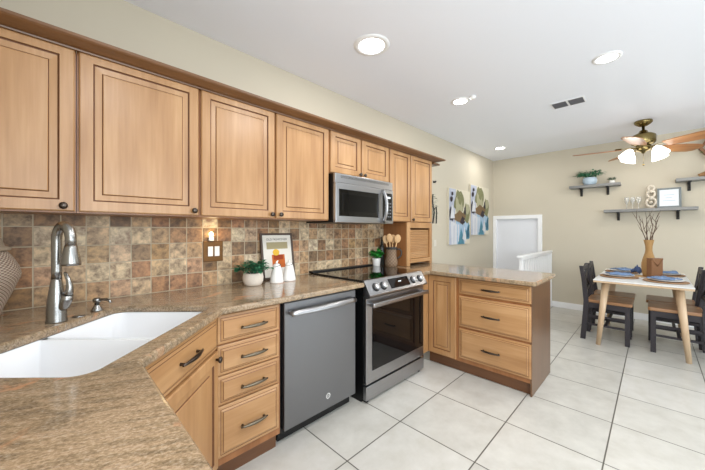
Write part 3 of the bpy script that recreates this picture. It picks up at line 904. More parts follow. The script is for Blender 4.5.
# ------------------------------------------------------------------ cocktail picture leaning on the backsplash
t = thing('picture', 'framed cocktail print reading OLD FASHIONED leaning on the backsplash', 'picture', (-.290, -.078, ZT + .002))
FW, FH, tl = .290, .362, math.asin(.055 / .362)
FM = Matrix.Rotation(-tl, 4, 'X')
fr = MB()
for x0, x1, z0, z1 in ((-FW / 2, -FW / 2 + .016, 0, FH), (FW / 2 - .016, FW / 2, 0, FH), (-FW / 2 + .016, FW / 2 - .016, 0, .016), (-FW / 2 + .016, FW / 2 - .016, FH - .016, FH)):
    fr.box(x0, x1, 0, .020, z0, z1, bev=.002, mtx=FM)
fr.build('frame', 'frame_dark', t)
pr = MB()
pr.box(-FW / 2 + .015, FW / 2 - .015, .008, .014, .015, FH - .015, 'paper', mtx=FM)
def pbox(x0, x1, z0, z1, m, y=.0078): pr.face([FM @ Vector(p) for p in ((x0, y, z0), (x1, y, z0), (x1, y, z1), (x0, y, z1))], m)
pbox(-.095, .095, .235, .290, 'poster_olive')
pbox(-.055, .060, .085, .190, 'poster_orange', .0076)
pbox(-.040, .045, .150, .186, 'poster_amber', .0074)
pr.face([FM @ Vector((-.016 + .030 * math.cos(2 * PI * i / 20), .0072, .208 + .026 * math.sin(2 * PI * i / 20))) for i in range(20)], 'poster_yellow')
pbox(-.020, .03, .06, .085, 'paper_white', .0076)
text_mesh(pr, 'OLD FASHIONED', .0245, FM @ face_y(.0, .0070, .312), 'ink')
pr.recalc = False
pr.build('print', None, t)

# ------------------------------------------------------------------ two white oil bottles
for k, (x, y, lab) in enumerate(((-.408, -.222, 'white ceramic oil bottle in front of the cocktail picture, the left one of the pair'), (-.292, -.206, 'white ceramic oil bottle in front of the cocktail picture, the right one of the pair'))):
    t = thing('oil_bottle', lab, 'bottle', (x, y, ZT), R(20 * k), 'white oil bottles by the picture')
    mb = MB(); mb.lathe([(.047, 0), (.050, .004), (.049, .014), (.043, .055), (.033, .100), (.027, .122), (.023, .132), (.018, .137), (.012, .138)], 28); mb.build('body', 'ceramic_white', t)
    mb = MB(); mb.tube([(.027 * math.cos(a), .027 * math.sin(a), .124 + .008 * math.cos(a)) for a in [2 * PI * i / 20 for i in range(21)]], .0022, 6)
    mb.build('collar', 'cork_dark', t)
    mb = MB(); mb.tube([(0, 0, .136), (.0, 0, .150), (.010, 0, .160)], [.009, .007, .0055], 10); mb.build('spout', 'ceramic_white', t)

# ------------------------------------------------------------------ switches and night light
t = thing('switch_plate', 'square copper-brown plate with two white rocker switches on the tiled backsplash', 'light switch', (-.782, -.012, 1.130))
mb = MB(); mb.box(-.066, .066, -.008, 0, -.070, .070, bev=.003); mb.build('plate', 'copper_plate', t)
for sx in (-.020, .024):
    mb = MB(); mb.box(sx - .0165, sx + .0165, -.013, -.006, -.034, .034, bev=.003); mb.build('rocker', 'switch_white', t)
t = thing('night_light', 'small glowing plug-in night light just above the copper switch plate', 'night light', (-.800, -.012, 1.222))
mb = MB(); mb.box(-.016, .016, -.026, 0, -.020, .008, bev=.004); mb.build('base', 'switch_white', t)
mb = MB(); mb.lathe([(.008, 0), (.012, .008), (.014, .018), (.011, .028), (.003, .034)], 16, mtx=T((0, -.018, .008))); mb.build('bulb', 'night_bulb', t)
ld = bpy.data.lights.new('night_glow', 'POINT'); ld.energy = .45; ld.color = (1, .74, .38); ld.shadow_soft_size = .02
lo = bpy.data.objects.new('night_glow', ld); COL.objects.link(lo); lo.location = (-.80, -.075, 1.262)
t = thing('light_switch', 'small pale light switch on the beige wall past the cabinets', 'light switch', (2.225, -.001, 1.10))
mb = MB(); mb.box(-.034, .034, -.006, 0, -.045, .045, bev=.002); mb.build('plate', 'pale_plate', t)
mb = MB(); mb.box(-.012, .012, -.010, -.005, -.024, .024, bev=.002); mb.build('rocker', 'pale_plate', t)

# ------------------------------------------------------------------ crock with wooden spoons, bottle
CX, CY = .958, -.215
t = thing('utensil_crock', 'brown patterned stoneware jug holding wooden spoons beside the basil', 'jug', (CX, CY, ZT))
mb = MB(); mb.lathe([(.050, 0), (.058, .008), (.066, .035), (.066, .06), (.060, .085), (.055, .11), (.054, .19), (.058, .20), (.056, .205), (.048, .203), (.046, .09)], 32, cap1=True); mb.build('body', 'crock_pattern', t)
mb = MB(); mb.lathe([(.0585, .184), (.0605, .192), (.0595, .207), (.053, .2085), (.052, .196)], 32, cap0=False, cap1=False); mb.build('rim', 'cork_dark', t)
mb = MB(); hv = Vector((.708, -.706, 0)); mb.tube([hv * .05 + Vector((0, 0, .18)), hv * .085 + Vector((0, 0, .188)), hv * .108 + Vector((0, 0, .165)), hv * .105 + Vector((0, 0, .125)), hv * .08 + Vector((0, 0, .095)), hv * .055 + Vector((0, 0, .09))], [.008, .008, .008, .008, .008, .007], 10); mb.build('handle', 'cork_dark', t)
for k, (a, ln, sp, lab) in enumerate((((-.13, .03), .30, .030, 'wooden spoon leaning left in the brown jug'), ((-.045, -.06), .315, .032, 'wooden spoon standing second from left in the brown jug'),
                                      ((.045, .06), .305, .031, 'wooden spoon standing third from left in the brown jug'), ((.135, -.03), .31, .036, 'wooden paddle spoon leaning right in the brown jug'))):
    dv = (rv * a[0] + Vector((.7, .7, 0)) * a[1] + Vector((0, 0, 1))).normalized() * 1.0
    dv = (rv * a[0] * 1.6 + Vector((.7, .7, 0)) * a[1] + Vector((0, 0, 1))).normalized()
    b0 = Vector((CX, CY, ZT + .10)) + rv * (a[0] * .16) + Vector((.7, .7, 0)) * (a[1] * .2)
    mb = MB()
    mb.tube([b0 - Vector((0, 0, 0)), b0 + dv * (ln - .15)], [.006, .006], 8)
    mb.sphere((0, 0, 0), 1, sc=(sp, .007, .046), n=16, mtx=T(b0 + dv * (ln - .11)) @ (Matrix.Rotation(R(-45), 4, 'Z') @ Matrix.Rotation(math.atan(a[0] * 1.6), 4, 'Y')))
    tag(mb.build('wooden_spoon', 'spoon_wood'), lab, 'spoon', 'wooden spoons in the jug')
t = thing('glass_bottle', 'slim dark glass bottle behind the basil, beside the wooden cabinet side', 'bottle', (1.005, -.05, ZT))
mb = MB(); mb.lathe([(.026, 0), (.028, .004), (.028, .19), (.022, .215), (.012, .235), (.011, .28), (.013, .284)], 24); mb.build('body', 'bottle_glass', t)
mb = MB(); mb.lathe([(.013, .284), (.013, .31), (.010, .314)], 16); mb.build('stopper', 'pewter', t)

# ------------------------------------------------------------------ wall art and hanging on the left wall
def canvas(x0, x1, z0, z1, label, sh):
    t = thing('canvas_painting', label, 'painting', (x0, -.002, z0), 0, 'abstract canvases on the beige wall')
    w_, h_ = x1 - x0, z1 - z0
    mb = MB(); mb.box(0, w_, -.035, 0, 0, h_, 'canvas_cream', .003)
    lay = [0]
    def P_(pts, m):
        lay[0] += 1
        mb.face([(min(max(a, .0), 1) * w_, -.0352 - .0003 * lay[0], min(max(b, .0), 1) * h_) for a, b in pts], m)
    def el(cx, cz, rx, rz, m, rot=0., n_=22):
        ps = []
        for i in range(n_):
            a = 2 * PI * i / n_; u_, v_ = rx * math.cos(a), rz * math.sin(a)
            ps.append((cx + u_ * math.cos(rot) - v_ * math.sin(rot), cz + u_ * math.sin(rot) + v_ * math.cos(rot)))
        P_(ps, m)
    rg = random.Random(31)
    def rag(cx, cz, rx, rz, m, n_=16, j=.22):
        P_([(cx + rx * math.cos(2 * PI * i / n_) * (1 + rg.uniform(-j, j)), cz + rz * math.sin(2 * PI * i / n_) * (1 + rg.uniform(-j, j))) for i in range(n_)], m)
    P_([(0, .0), (.30, .0), (.26, .5), (.30, .99), (0, .99)], 'paint_lavender')
    P_([(.30, 0), (.74, 0), (.66, .46), (.30, .42)], 'paint_paleblue')
    P_([(.40, .0), (.70, .0), (.66, .14), (.55, .30), (.46, .12)], 'paint_teal')
    P_([(.07, .42), (.36, .36), (.34, .0), (.10, .0)], 'paint_milk')
    P_([(.20, .34), (.24, .34), (.22, .02), (.19, .02)], 'paint_lavender'); P_([(.40, .36), (.46, .36), (.44, .05), (.41, .05)], 'paint_milk')
    rag(.84, .27, .17, .20, 'paint_teal'); rag(.80, .36, .10, .12, 'paint_paleblue', j=.35); rag(.90, .22, .06, .12, 'paint_deep', j=.3)
    rag(.84, .58, .17, .18, 'paint_olive'); rag(.88, .66, .10, .10, 'paint_sage', j=.35); rag(.74, .60, .06, .10, 'paint_dark', j=.4)
    rag(.46, .76, .23, .22, 'paint_olive'); rag(.45, .74, .17, .18, 'paint_sage'); rag(.50, .84, .13, .10, 'paint_olive', j=.35); rag(.40, .66, .10, .10, 'paint_sage', j=.35)
    rag(.54, .50, .22, .11, 'paint_brown', j=.3); rag(.34, .50, .18, .06, 'paint_brown', j=.35); rag(.62, .44, .10, .07, 'paint_dark', j=.4)
    rag(.10, .54, .10, .11, 'paint_dark', j=.35); rag(.09, .80, .06, .05, 'paint_dark', j=.3); rag(.13, .90, .05, .03, 'paint_dark', j=.3)
    P_([(.03, .46), (.24, .47), (.15, .68), (.10, .71)], 'paint_milk')
    P_([(.60, .10), (.80, .03), (.78, .16), (.70, .34)], 'paint_milk')
    mb.recalc = False
    return mb.build('canvas', None, t)
canvas(2.575, 3.275, 1.065, 1.915, 'abstract blue, white and olive canvas on the left wall, nearer the cabinets', 0)
canvas(3.320, 4.080, 1.205, 2.045, 'abstract blue, white and olive canvas on the left wall, nearer the corner', 0)
t = thing('wall_hanging', 'dark green iron scroll ornament on the wall, half hidden by the end cabinet', 'ornament', (2.135, -.002, 1.575))
mb = MB(); mb.tube([(0, -.02, -.20), (.02, -.03, -.05), (-.02, -.03, .08), (.0, -.02, .20)], .009, 8)
mb.tube([(.0, -.03, -.02), (.06, -.04, .03), (.07, -.04, -.06), (.075, -.03, -.20)], .008, 8); mb.build('scroll', 'black_iron', t)
mb = MB(); mb.recalc = False
for k in range(16):
    a = k * 2.4; leaf(mb, (.03 * math.sin(a), -.03, -.12 + k * .02), (math.cos(a), -.5, .3), .07, .03)
mb.build('leaves', 'leaf_grey', t)
mb = MB(); mb.tube([(2.19, -.001, 1.955), (2.19, -.03, 1.95), (2.19, -.04, 1.965)], [.016, .010, .012], 10)
tag(mb.build('wall_hook', 'black_iron'), 'small dark wall hook high beside the end of the crown molding', 'hook')

# ------------------------------------------------------------------ stair railing
t = thing('stair_railing', 'white stair railing with thin spindles in front of the white door', 'railing', (PX0, -.93, 0))
mb = MB(); mb.box(0, XB - PX0 - .002, -.035, .035, .915, .942, bev=.006); mb.box(.04, XB - PX0 - .002, -.022, .022, .885, .915, bev=.004); mb.build('handrail', 'white_trim', t)
mb = MB(); mb.box(.04, XB - PX0 - .002, -.02, .02, .06, .10, bev=.004); mb.build('bottom_rail', 'white_trim', t)
for k in range(13):
    mb = MB(); x = .16 + k * .122; mb.box(x - .011, x + .011, -.011, .011, .10, .888); mb.build('spindle', 'white_trim', t)
mb = MB(); mb.box(.05, .085, -.018, .018, .0, .888, bev=.003); mb.build('newel_post', 'white_trim', t)
mb = MB(); mb.box(XB - PX0 - .04, XB - PX0 - .018, -.03, .03, .0, .90, bev=.003); mb.build('end_post', 'white_trim', t)

# ------------------------------------------------------------------ wall shelves on the end wall
def shelf(y0, y1, z, label, brs):
    t = thing('wall_shelf', label, 'shelf', (XB - .001, y0, z), 0, 'grey wall shelves on black brackets')
    mb = MB(); mb.box(-.20, 0, y1 - y0, 0, -.038, 0, bev=.003); mb.build('board', 'shelf_grey', t)
    for by in brs:
        mb = MB(); yy = by - y0
        mb.box(-.015, 0, yy - .015, yy + .015, -.155, -.038, bev=.002)
        mb.box(-.16, 0, yy - .015, yy + .015, -.050, -.038, bev=.002)
        mb.tube([(-.012, yy, -.14), (-.06, yy, -.115), (-.10, yy, -.07), (-.13, yy, -.045)], .008, 8)
        mb.build('bracket', 'black_iron', t)
S1, S2, S3 = 1.975, 1.582, 1.957
shelf(-1.225, -1.83, S1, 'left upper grey wall shelf with the fern on black brackets', (-1.36, -1.68))
shelf(-1.645, -2.57, S2, 'long lower grey wall shelf holding glasses and a small frame', (-1.80, -2.40))
shelf(-2.375, -3.0, S3, 'right upper grey wall shelf cut by the photo edge', (-2.50, -2.88))
t = thing('fern', 'trailing green fern in a pale blue pot on the left upper shelf', 'plant', (4.29, -1.475, S1))
mb = MB(); mb.lathe([(.055, 0), (.068, .006), (.090, .05), (.090, .085), (.080, .112), (.074, .116), (.066, .108)], 28, cap1=False); mb.build('pot', 'pot_blue', t)
MB().lathe([(.058, .098), (.058, .104)], 20).build('soil', 'soil', t)
fo = foliage(t, (0, 0, .10), .185, .15, 44, 'leaf_green', .026, .062, 9, .5, 5)
for o_ in [x for x in bpy.data.objects if x.parent == t and x.name.split('.')[0] in ('foliage', 'stem')]: o_.scale = (.42, 1, 1)
t = thing('small_succulent', 'tiny grey-green trailing sprig beside the fern pot on the upper shelf', 'plant', (4.28, -1.735, S1))
mb = MB(); mb.lathe([(.024, 0), (.030, .004), (.032, .035), (.026, .04)], 18); mb.build('pot', 'ceramic_white', t)
foliage(t, (0, 0, .038), .05, .06, 12, 'leaf_grey', .018, .026, 11)
for k in range(3):
    y = -1.895 - k * .062
    t = thing('wine_glass', ['clear stemmed glass at the left of the three on the lower shelf', 'clear stemmed glass in the middle of the three on the lower shelf', 'clear stemmed glass at the right of the three, beside the figurine'][k], 'glass', (4.29, y, S2), 0, 'stemmed glasses on the lower shelf')
    mb = MB(); mb.lathe([(.026, .0), (.026, .002), (.004, .006), (.0035, .075), (.012, .085), (.026, .12), (.029, .17), (.0278, .17), (.0245, .12), (.010, .088), (.001, .084)], 24, cap1=False); mb.build('bowl', 'clear_glass', t)
t = thing('figurine', 'cream openwork figurine standing on the lower shelf left of the grey frame', 'figurine', (4.28, -2.143, S2))
mb = MB(); mb.lathe([(.040, 0), (.042, .006), (.036, .012)], 20)
for (z, rr) in ((.085, .058), (.20, .046), (.275, .036)):
    mb.tube([(0, rr * math.cos(a) * .8, z + rr * math.sin(a)) for a in [2 * PI * i / 22 for i in range(23)]], .014, 10)
mb.sphere((0, 0, .145), .030); mb.sphere((0, 0, .085), .020); mb.sphere((0, .0, .238), .022); mb.build('body', 'pale_ceramic', t)
t = thing('photo_frame', 'grey framed white print propped at the right end of the lower shelf', 'picture frame', (4.255, -2.315, S2 + .002))
KM = Matrix.Rotation(R(90), 4, 'Z'); KM = Matrix.Rotation(R(-90), 4, 'Z') @ Matrix.Rotation(R(-12), 4, 'X')
fr = MB(); w2, h2 = .225, .275
for x0, x1, z0, z1 in ((-w2 / 2, -w2 / 2 + .022, 0, h2), (w2 / 2 - .022, w2 / 2, 0, h2), (-w2 / 2 + .022, w2 / 2 - .022, 0, .022), (-w2 / 2 + .022, w2 / 2 - .022, h2 - .022, h2)):
    fr.box(x0, x1, 0, .02, z0, z1, bev=.002, mtx=KM)
fr.build('frame', 'frame_grey', t)
pr = MB(); pr.box(-w2 / 2 + .02, w2 / 2 - .02, .008, .014, .02, h2 - .02, 'paper_white', mtx=KM)
for k, (x0, x1) in enumerate(((-.05, .05), (-.035, .03), (-.06, .06))):
    z = .175 - k * .04; pr.face([KM @ Vector(p) for p in ((x0, .0077, z), (x1, .0077, z), (x1, .0077, z + .006), (x0, .0077, z + .006))], 'ink_pale')
pr.recalc = False; pr.build('print', None, t)
t = thing('driftwood', 'small knotted brown driftwood piece on the right upper shelf', 'ornament', (4.28, -2.66, S3))
mb = MB()
for k in range(4): mb.sphere((.01 * (k % 2), .055 - k * .04, .022 + .012 * (k % 2)), .03, sc=(1, 1, .72))
mb.tube([(0, .09, .03), (0, .02, .055), (0, -.05, .045), (0, -.1, .02)], [.010, .018, .016, .010], 10); mb.build('wood', 'driftwood', t)
t = thing('wall_planter', 'hexagonal wooden wall planter with green moss above the right upper shelf', 'planter', (XB - .001, -2.795, 2.335))
mb = MB()
r1, r2 = .215, .185
for i in range(6):
    a0, a1 = R(60 * i + 30 + 30), R(60 * i + 60 + 30 + 30)
    A4 = [(r * math.cos(a), r * math.sin(a)) for r, a in ((r1, a0), (r1, a1), (r2, a1), (r2, a0))]
    lo_ = [mb.bm.verts.new((-.10, y, z)) for y, z in A4]; hi_ = [mb.bm.verts.new((0, y, z)) for y, z in A4]
    mb.bm.faces.new(lo_); mb.bm.faces.new(hi_)
    for q in range(4): mb.bm.faces.new((lo_[q], lo_[(q + 1) % 4], hi_[(q + 1) % 4], hi_[q]))
mb.build('frame', 'planter_wood', t)
mb = MB(); mb.lathe([(.05, -.155), (.08, -.10), (.085, -.06)], 20, mtx=T((-.06, 0, 0)) @ Matrix.Diagonal((.5, 1.95, 1, 1))); mb.build('bowl', 'driftwood', t)
rnd = random.Random(4); mb = MB(); mb.recalc = False
for k in range(120):
    a = rnd.uniform(0, 2 * PI); rr = math.sqrt(rnd.random())
    leaf(mb, (-.06 + .035 * rr * math.cos(a), (.155 * rr) * math.sin(a), -.062 + .03 * (1 - rr)), (math.cos(a) * .7, math.sin(a) * .8, rnd.uniform(.2, 1.1)), rnd.uniform(.04, .085), .028)
mb.build('moss', 'moss', t)

# ------------------------------------------------------------------ ceiling lights, vent, detector
for k, (x, y, watts, lab) in enumerate(((.058, -.735, 6, 'round recessed ceiling light nearest the camera, above the dishwasher'), (1.40, -.765, 6, 'round recessed ceiling light above the peninsula, beside the small white sensor'),
                                 (1.459, -1.915, 10, 'round recessed ceiling light right of the air vent, nearest the dining table'), (3.53, -.425, 7, 'round recessed ceiling light in the far corner by the paintings'),
                                 (.06, -2.0, 21, 'round recessed ceiling light over the kitchen aisle, out of the picture'), (-1.25, -2.25, 15, 'round recessed ceiling light over the near counter, out of the picture'))):
    t = thing('recessed_light', lab, 'ceiling light', (x, y, ZC), 0, 'recessed ceiling lights')
    q = 1.32 if k == 0 else .95
    mb = MB(); mb.lathe([(.068 * q, -.0005), (.070 * q, -.008), (.084 * q, -.009), (.096 * q, -.004), (.098 * q, -.0005)], 36, cap0=False, cap1=False); mb.build('trim_ring', 'white_trim', t)
    mb = MB(); mb.lathe([(.002, -.0055), (.069 * q, -.0055)], 32, cap0=False, cap1=False); mb.build('lens', 'lamp_disc', t)
    ld = bpy.data.lights.new('downlight', 'AREA'); ld.shape = 'DISK'; ld.size = .13; ld.energy = watts; ld.color = (1, .985, .965)
    lo = bpy.data.objects.new('downlight', ld); COL.objects.link(lo); lo.location = (x, y, ZC - .012)
t = thing('motion_sensor', 'tiny white sensor on the ceiling touching the peninsula ceiling light', 'sensor', (1.385, -.90, ZC))
mb = MB(); mb.lathe([(.030, 0), (.030, -.012), (.020, -.026), (.002, -.030)], 20); mb.build('housing', 'switch_white', t)
t = thing('air_vent', 'dark slatted air vent in the ceiling left of the fan', 'vent', (2.23, -1.54, ZC))
mb = MB(); mb.box(-.090, .090, -.142, .142, -.006, 0, bev=.002); mb.build('frame', 'white_trim', t)
for y0, y1 in ((-.130, -.010), (.010, .130)):
    mb = MB(); mb.box(-.078, .078, y0, y1, -.0075, -.004)
    o = mb.build('grille', 'vent_dark', t)
    for k in range(6):
        mb = MB(); mb.box(-.070 + k * .0265, -.062 + k * .0265, y0, y1, -.011, -.0075); mb.build('slat', 'vent_dark', o)

# ------------------------------------------------------------------ ceiling fan
FC = (3.51, -2.08)
t = thing('ceiling_fan', 'brass ceiling fan with wooden blades and glowing glass shades over the dining table', 'ceiling fan', (FC[0], FC[1], ZC))
mb = MB(); mb.lathe([(.080, 0), (.085, -.012), (.083, -.026), (.065, -.045), (.04, -.062), (.020, -.068)], 32); mb.build('canopy', 'brass', t)
mb = MB(); mb.lathe([(.014, -.06), (.014, -.125), (.030, -.130)], 16); mb.build('downrod', 'brass', t)
mb = MB(); mb.lathe([(.028, -.115), (.038, -.125), (.045, -.145), (.080, -.160), (.108, -.178), (.113, -.190), (.113, -.262), (.108, -.275), (.090, -.290), (.065, -.300)], 40); mb.build('motor_housing', 'brass', t)
mb = MB(); mb.lathe([(.065, -.295), (.070, -.315), (.070, -.345), (.055, -.365), (.028, -.375), (.012, -.395), (.002, -.40)], 28); mb.build('light_hub', 'brass', t)
for k, a in enumerate((100, 28, -44, -116, 172)):
    RM = Matrix.Rotation(R(a), 4, 'Z')
    mb = MB()
    mb.box(.10, .24, -.018, .018, -.318, -.312, bev=.002, mtx=RM)
    mb.box(.20, .26, -.045, .045, -.318, -.312, bev=.002, mtx=RM)
    br = mb.build('blade_iron', 'brass', t)
    pl = [(.20, -.062), (.30, -.078), (.52, -.094), (.62, -.088), (.68, -.060), (.695, 0), (.68, .060), (.62, .088), (.52, .094), (.30, .078), (.20, .062)]
    mb = MB(); mb.prism(pl, -.004, .004, bev=.0015, mtx=Matrix.Rotation(R(-14), 4, 'X'))
    o = mb.build('blade', 'fan_wood', t, T((0, 0, -.324)) @ RM)
for k, a in enumerate((45, 135, -45, -135)):
    hd = Vector((math.cos(R(a)), math.sin(R(a)), 0))
    mb = MB(); mb.tube([hd * .05 + Vector((0, 0, -.345)), hd * .10 + Vector((0, 0, -.335)), hd * .145 + Vector((0, 0, -.345)), hd * .155 + Vector((0, 0, -.362))], .010, 10)
    arm = mb.build('light_arm', 'brass', t)
    ax = (hd * .55 + Vector((0, 0, -1))).normalized()
    mb = MB(); mb.lathe([(.022, 0), (.030, .010), (.046, .03), (.062, .065), (.072, .095), (.080, .112), (.077, .111), (.068, .092), (.058, .063), (.042, .032), (.024, .012)], 32, cap0=True, cap1=False, mtx=T(hd * .152 + Vector((0, 0, -.355))) @ align(ax))
    mb.build('glass_shade', 'shade_glass', arm)
    ld = bpy.data.lights.new('fan_bulb', 'POINT'); ld.energy = 3; ld.color = (1, .93, .82); ld.shadow_soft_size = .06
    lo = bpy.data.objects.new('fan_bulb', ld); COL.objects.link(lo); lo.location = Vector((FC[0], FC[1], ZC - .355)) + hd * .152 + ax * .15
mb = MB(); mb.tube([(.02, 0, -.37), (.02, 0, -.52)], .002, 6); mb.sphere((.02, 0, -.53), .012); mb.build('pull_chain', 'brass', t)

# ------------------------------------------------------------------ dining table
TZ = .742
t = thing('dining_table', 'white-topped dining table with splayed pale wooden legs', 'table', (3.265, -2.07, 0))
mb = MB(); mb.box(-.655, .655, -.370, .370, TZ - .010, TZ, bev=.004); tp = mb.build('tabletop', 'table_white', t)
mb = MB(); mb.box(-.653, .653, -.368, .368, TZ - .030, TZ - .0105, bev=.003); mb.build('edge_band', 'table_wood', t)
mb = MB()
for s in (-1, 1):
    mb.box(-.40, .40, s * .16 - .012, s * .16 + .012, TZ - .065, TZ - .031); mb.box(s * .40 - .012, s * .40 + .012, -.172, .172, TZ - .065, TZ - .031)
mb.build('apron', 'table_wood', t)
for sx in (-1, 1):
    for sy in (-1, 1):
        mb = MB(); mb.tube([(sx * .505, sy * .275, TZ - .031), (sx * .510, sy * .340, 0)], [.035, .021], 16); mb.build('leg', 'table_wood', t)

# ------------------------------------------------------------------ dining chairs (front = -y)
def make_chair(label):
    t = thing('dining_chair', label, 'chair', (0, 0, 0), 0, 'dining chairs around the white table')
    w_ = .41
    mb = MB()
    pl = [(-.195, -.395), (-.205, -.375), (-.190, .0), (.190, .0), (.205, -.375), (.195, -.395)]
    mb.prism(pl, .437, .472, bev=.008); mb.build('seat', 'seat_wood', t)
    for s in (-1, 1):
        mb = MB(); mb.prism([(s * .165 - .021, -.375), (s * .165 + .021, -.375), (s * .165 + .021, -.333), (s * .165 - .021, -.333)], .0, .437, bev=.002)
        mb.build('front_leg', 'charcoal_paint', t)
        mb = MB(); ps = [(.036, 0), (.012, .30), (.004, .45), (.030, .70), (.052, .855)]
        prev = None
        for y, z in ps:
            hw, hd_ = .019, (.024 if z < .5 else .018)
            rr = [mb.bm.verts.new((s * .180 + dx * hw, y + dy * hd_, z)) for dx, dy in ((-1, -1), (1, -1), (1, 1), (-1, 1))]
            if prev:
                for i in range(4): mb.bm.faces.new((prev[i], prev[(i + 1) % 4], rr[(i + 1) % 4], rr[i]))
            else: mb.bm.faces.new(rr)
            prev = rr
        mb.bm.faces.new(prev); mb.build('back_leg', 'charcoal_paint', t)
    mb = MB()
    mb.box(-.145, .145, -.370, -.348, .375, .437)
    for s in (-1, 1): mb.box(s * .172 - .011, s * .172 + .011, -.333, -.016, .375, .437)
    mb.box(-.16, .16, -.010, .012, .375, .437)
    mb.build('apron', 'charcoal_paint', t)
    mb = MB()
    for s in (-1, 1):
        for z in (.17, .27): mb.box(s * .172 - .009, s * .172 + .009, -.335, .01 + .02, z, z + .022)
    mb.box(-.17, .17, -.18, -.155, .172, .192)
    mb.build('stretcher', 'charcoal_paint', t)
    mb = MB()
    mb.box(-.161, .161, .030, .050, .80, .85, bev=.004); mb.box(-.161, .161, .008, .024, .56, .60, bev=.003)
    for s in (-1, 1):
        mb.tube([(s * .155, .018, .60), (-s * .155, .040, .80)], [.012, .012], 6)
    mb.box(-.075, .075, .022, .034, .60, .80, bev=.003)
    mb.build('backrest', 'charcoal_paint', t)
    return t
ch = make_chair('near dark-framed wooden-seat chair on the left side of the dining table')
ch.location = (3.065, -1.612, 0)
for x, y, rz, lab in ((3.515, -1.612, 0, 'far dark-framed wooden-seat chair on the left side of the table, nearest the wall'), (3.07, -2.52, PI, 'near dark-framed wooden-seat chair on the right side of the dining table'), (3.515, -2.50, PI, 'far dark-framed wooden-seat chair on the right side of the table, nearest the wall')):
    c2 = copy_tree(ch); c2.location = (x, y, 0); c2.rotation_euler = (0, 0, rz); c2['label'] = lab

# ------------------------------------------------------------------ place settings
spots = ((3.03, -1.885, 'near left'), (2.92, -2.255, 'near right'), (3.60, -1.885, 'far left'), (3.60, -2.26, 'far right'))
def cloth(c, w_, d_, rz, seed, mat, name, lab, grp):
    rnd = random.Random(seed); mb = MB(); nx, ny = 10, 8; g_ = []
    for j in range(ny + 1):
        row = []
        for i in range(nx + 1):
            u_, v_ = i / nx - .5, j / ny - .5
            z = .006 + .020 * (1 - abs(2 * u_)) * (.6 + .4 * math.sin(9 * v_ + seed)) + .010 * math.sin(14 * u_ + 5 * v_ + seed) ** 2
            row.append((u_ * w_ * (1 - .35 * (v_ + .5)), v_ * d_, z))
        g_.append(row)
    for off in (0, .006):
        vv = [[mb.bm.verts.new((x, y, z + off)) for x, y, z in row] for row in g_]
        for j in range(ny):
            for i in range(nx):
                f = mb.bm.faces.new((vv[j][i], vv[j][i + 1], vv[j + 1][i + 1], vv[j + 1][i])); f.smooth = True
        if off == 0: base = vv
        else:
            rim_ = [(j, 0) for j in range(ny + 1)] + [(ny, i) for i in range(1, nx + 1)] + [(j, nx) for j in range(ny - 1, -1, -1)] + [(0, i) for i in range(nx - 1, 0, -1)]
            for a, b in zip(rim_, rim_[1:] + rim_[:1]):
                mb.bm.faces.new((base[a[0]][a[1]], base[b[0]][b[1]], vv[b[0]][b[1]], vv[a[0]][a[1]]))
    o = mb.build(name, mat); o.location = c; o.rotation_euler = (0, 0, rz)
    return tag(o, lab, 'napkin', grp)
for k, (x, y, w) in enumerate(spots):
    mb = MB(); mb.lathe([(.120, 0), (.165, .003), (.172, .010), (.166, .014), (.110, .011), (.002, .011)], 44)
    o = mb.build('charger', 'charger_weave'); o.location = (x, y, TZ)
    tag(o, 'round woven charger under the %s place setting of the dining table' % w, 'charger', 'woven chargers on the table')
    mb = MB(); mb.lathe([(.075, 0), (.090, .003), (.135, .014), (.138, .018), (.128, .016), (.085, .007), (.002, .007)], 40)
    o = mb.build('dinner_plate', 'plate_white'); o.location = (x, y, TZ + .0125)
    tag(o, 'white dinner plate on the woven charger at the %s place of the table' % w, 'plate', 'dinner plates on the table')
    cloth((x, y, TZ + .024), .21, .20, (.4, 2.6, .9, 3.4)[k], k + 1, 'napkin_blue', 'napkin', 'folded blue napkin on the %s dinner plate of the table' % w, 'blue napkins on the plates')
mb = MB(); mb.lathe([(.002, .0), (.10, .0), (.105, .003), (.10, .006), (.002, .006)], 36, cap0=False)
o = mb.build('jute_mat', 'jute_mat'); o.location = (3.29, -2.07, TZ)
tag(o, 'round tan jute mat under the woven vase in the middle of the table', 'mat')
cloth((3.36, -2.03, TZ + .001), .12, .11, 1.2, 8, 'napkin_navy', 'bunched_napkin', 'bunched navy napkin beside the woven vase, left of it', None).scale = (1, 1, 3.2)
t = thing('vase', 'tall tan woven vase holding dry twigs in the middle of the dining table', 'vase', (3.27, -2.13, TZ + .0065))
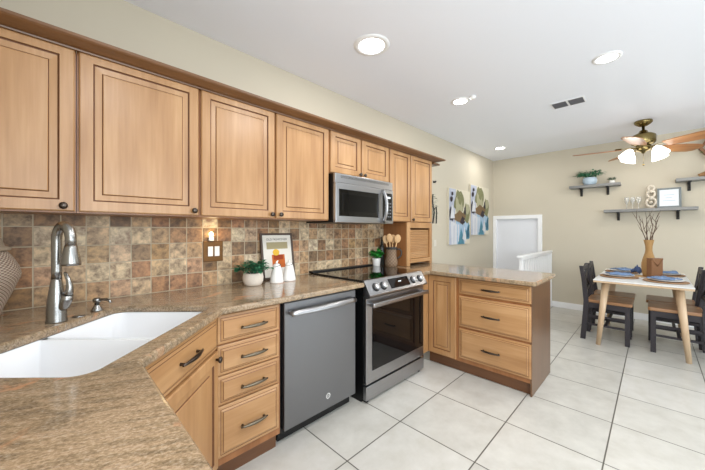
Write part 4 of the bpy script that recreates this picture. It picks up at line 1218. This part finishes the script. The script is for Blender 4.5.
mb = MB(); mb.lathe([(.044, 0), (.050, .004), (.058, .05), (.064, .11), (.063, .155), (.051, .21), (.036, .26), (.029, .305), (.031, .345), (.040, .395), (.046, .42), (.041, .42), (.036, .385), (.028, .33)], 36, cap1=True); mb.build('body', 'weave_tan', t)
t = thing('woven_box', 'small square brown woven box with a flap in front of the vase', 'box', (3.150, -2.177, TZ + .001), R(-45))
mb = MB(); mb.box(-.062, .062, -.03, .03, 0, .225, bev=.005)
m, nt, b_ = new_mat('box_weave')
tc = nt.nodes.new('ShaderNodeTexCoord'); ck_ = nt.nodes.new('ShaderNodeTexChecker'); ck_.inputs['Scale'].default_value = 70
ck_.inputs[1].default_value = srgb(98, 62, 36); ck_.inputs[2].default_value = srgb(150, 104, 64)
nt.links.new(tc.outputs['Object'], ck_.inputs[0]); nt.links.new(ck_.outputs[0], b_.inputs['Base Color']); b_.inputs['Roughness'].default_value = .7
MATS['box_weave'] = m
bo = mb.build('body', 'box_weave', t)
mb = MB()
for s in (-1, 1): mb.tube([(s * .060, -.033, .222), (0, -.034, .140)], .004, 6)
mb.box(-.064, .064, -.032, .032, .219, .226, bev=.002)
mb.build('flap_trim', 'planter_wood', t)
rnd = random.Random(21)
for k in range(6):
    a = 2 * PI * k / 6 + .4; b0 = Vector((3.27 + .012 * math.cos(a), -2.13 + .012 * math.sin(a), TZ + .345))
    mb = MB(); sp = rnd.uniform(.06, .125); hh = rnd.uniform(.33, .44)
    pts = [b0]
    for i in range(1, 6):
        s = i / 5; pts.append(b0 + Vector((math.cos(a) * sp * s ** 1.2 + rnd.uniform(-.012, .012), math.sin(a) * sp * s ** 1.2 + rnd.uniform(-.012, .012), hh * s)))
    pts[1] = b0 + Vector((math.cos(a) * .018, math.sin(a) * .018, .10))
    mb.tube(pts, [.0045, .0042, .0036, .003, .0024, .0014], 6)
    for i in (2, 3, 4):
        dv = Vector((rnd.uniform(-1, 1), rnd.uniform(-1, 1), 1.3)).normalized()
        mb.tube([pts[i], pts[i] + dv * .05 + Vector((0, 0, .01)), pts[i] + dv * .09 + Vector((0, 0, .03))], [.0028, .0022, .001], 5)
    tag(mb.build('dry_twig', 'twig_bark'), 'bare dry brown twig standing in the tan woven vase', 'twig', 'dry twigs in the vase')
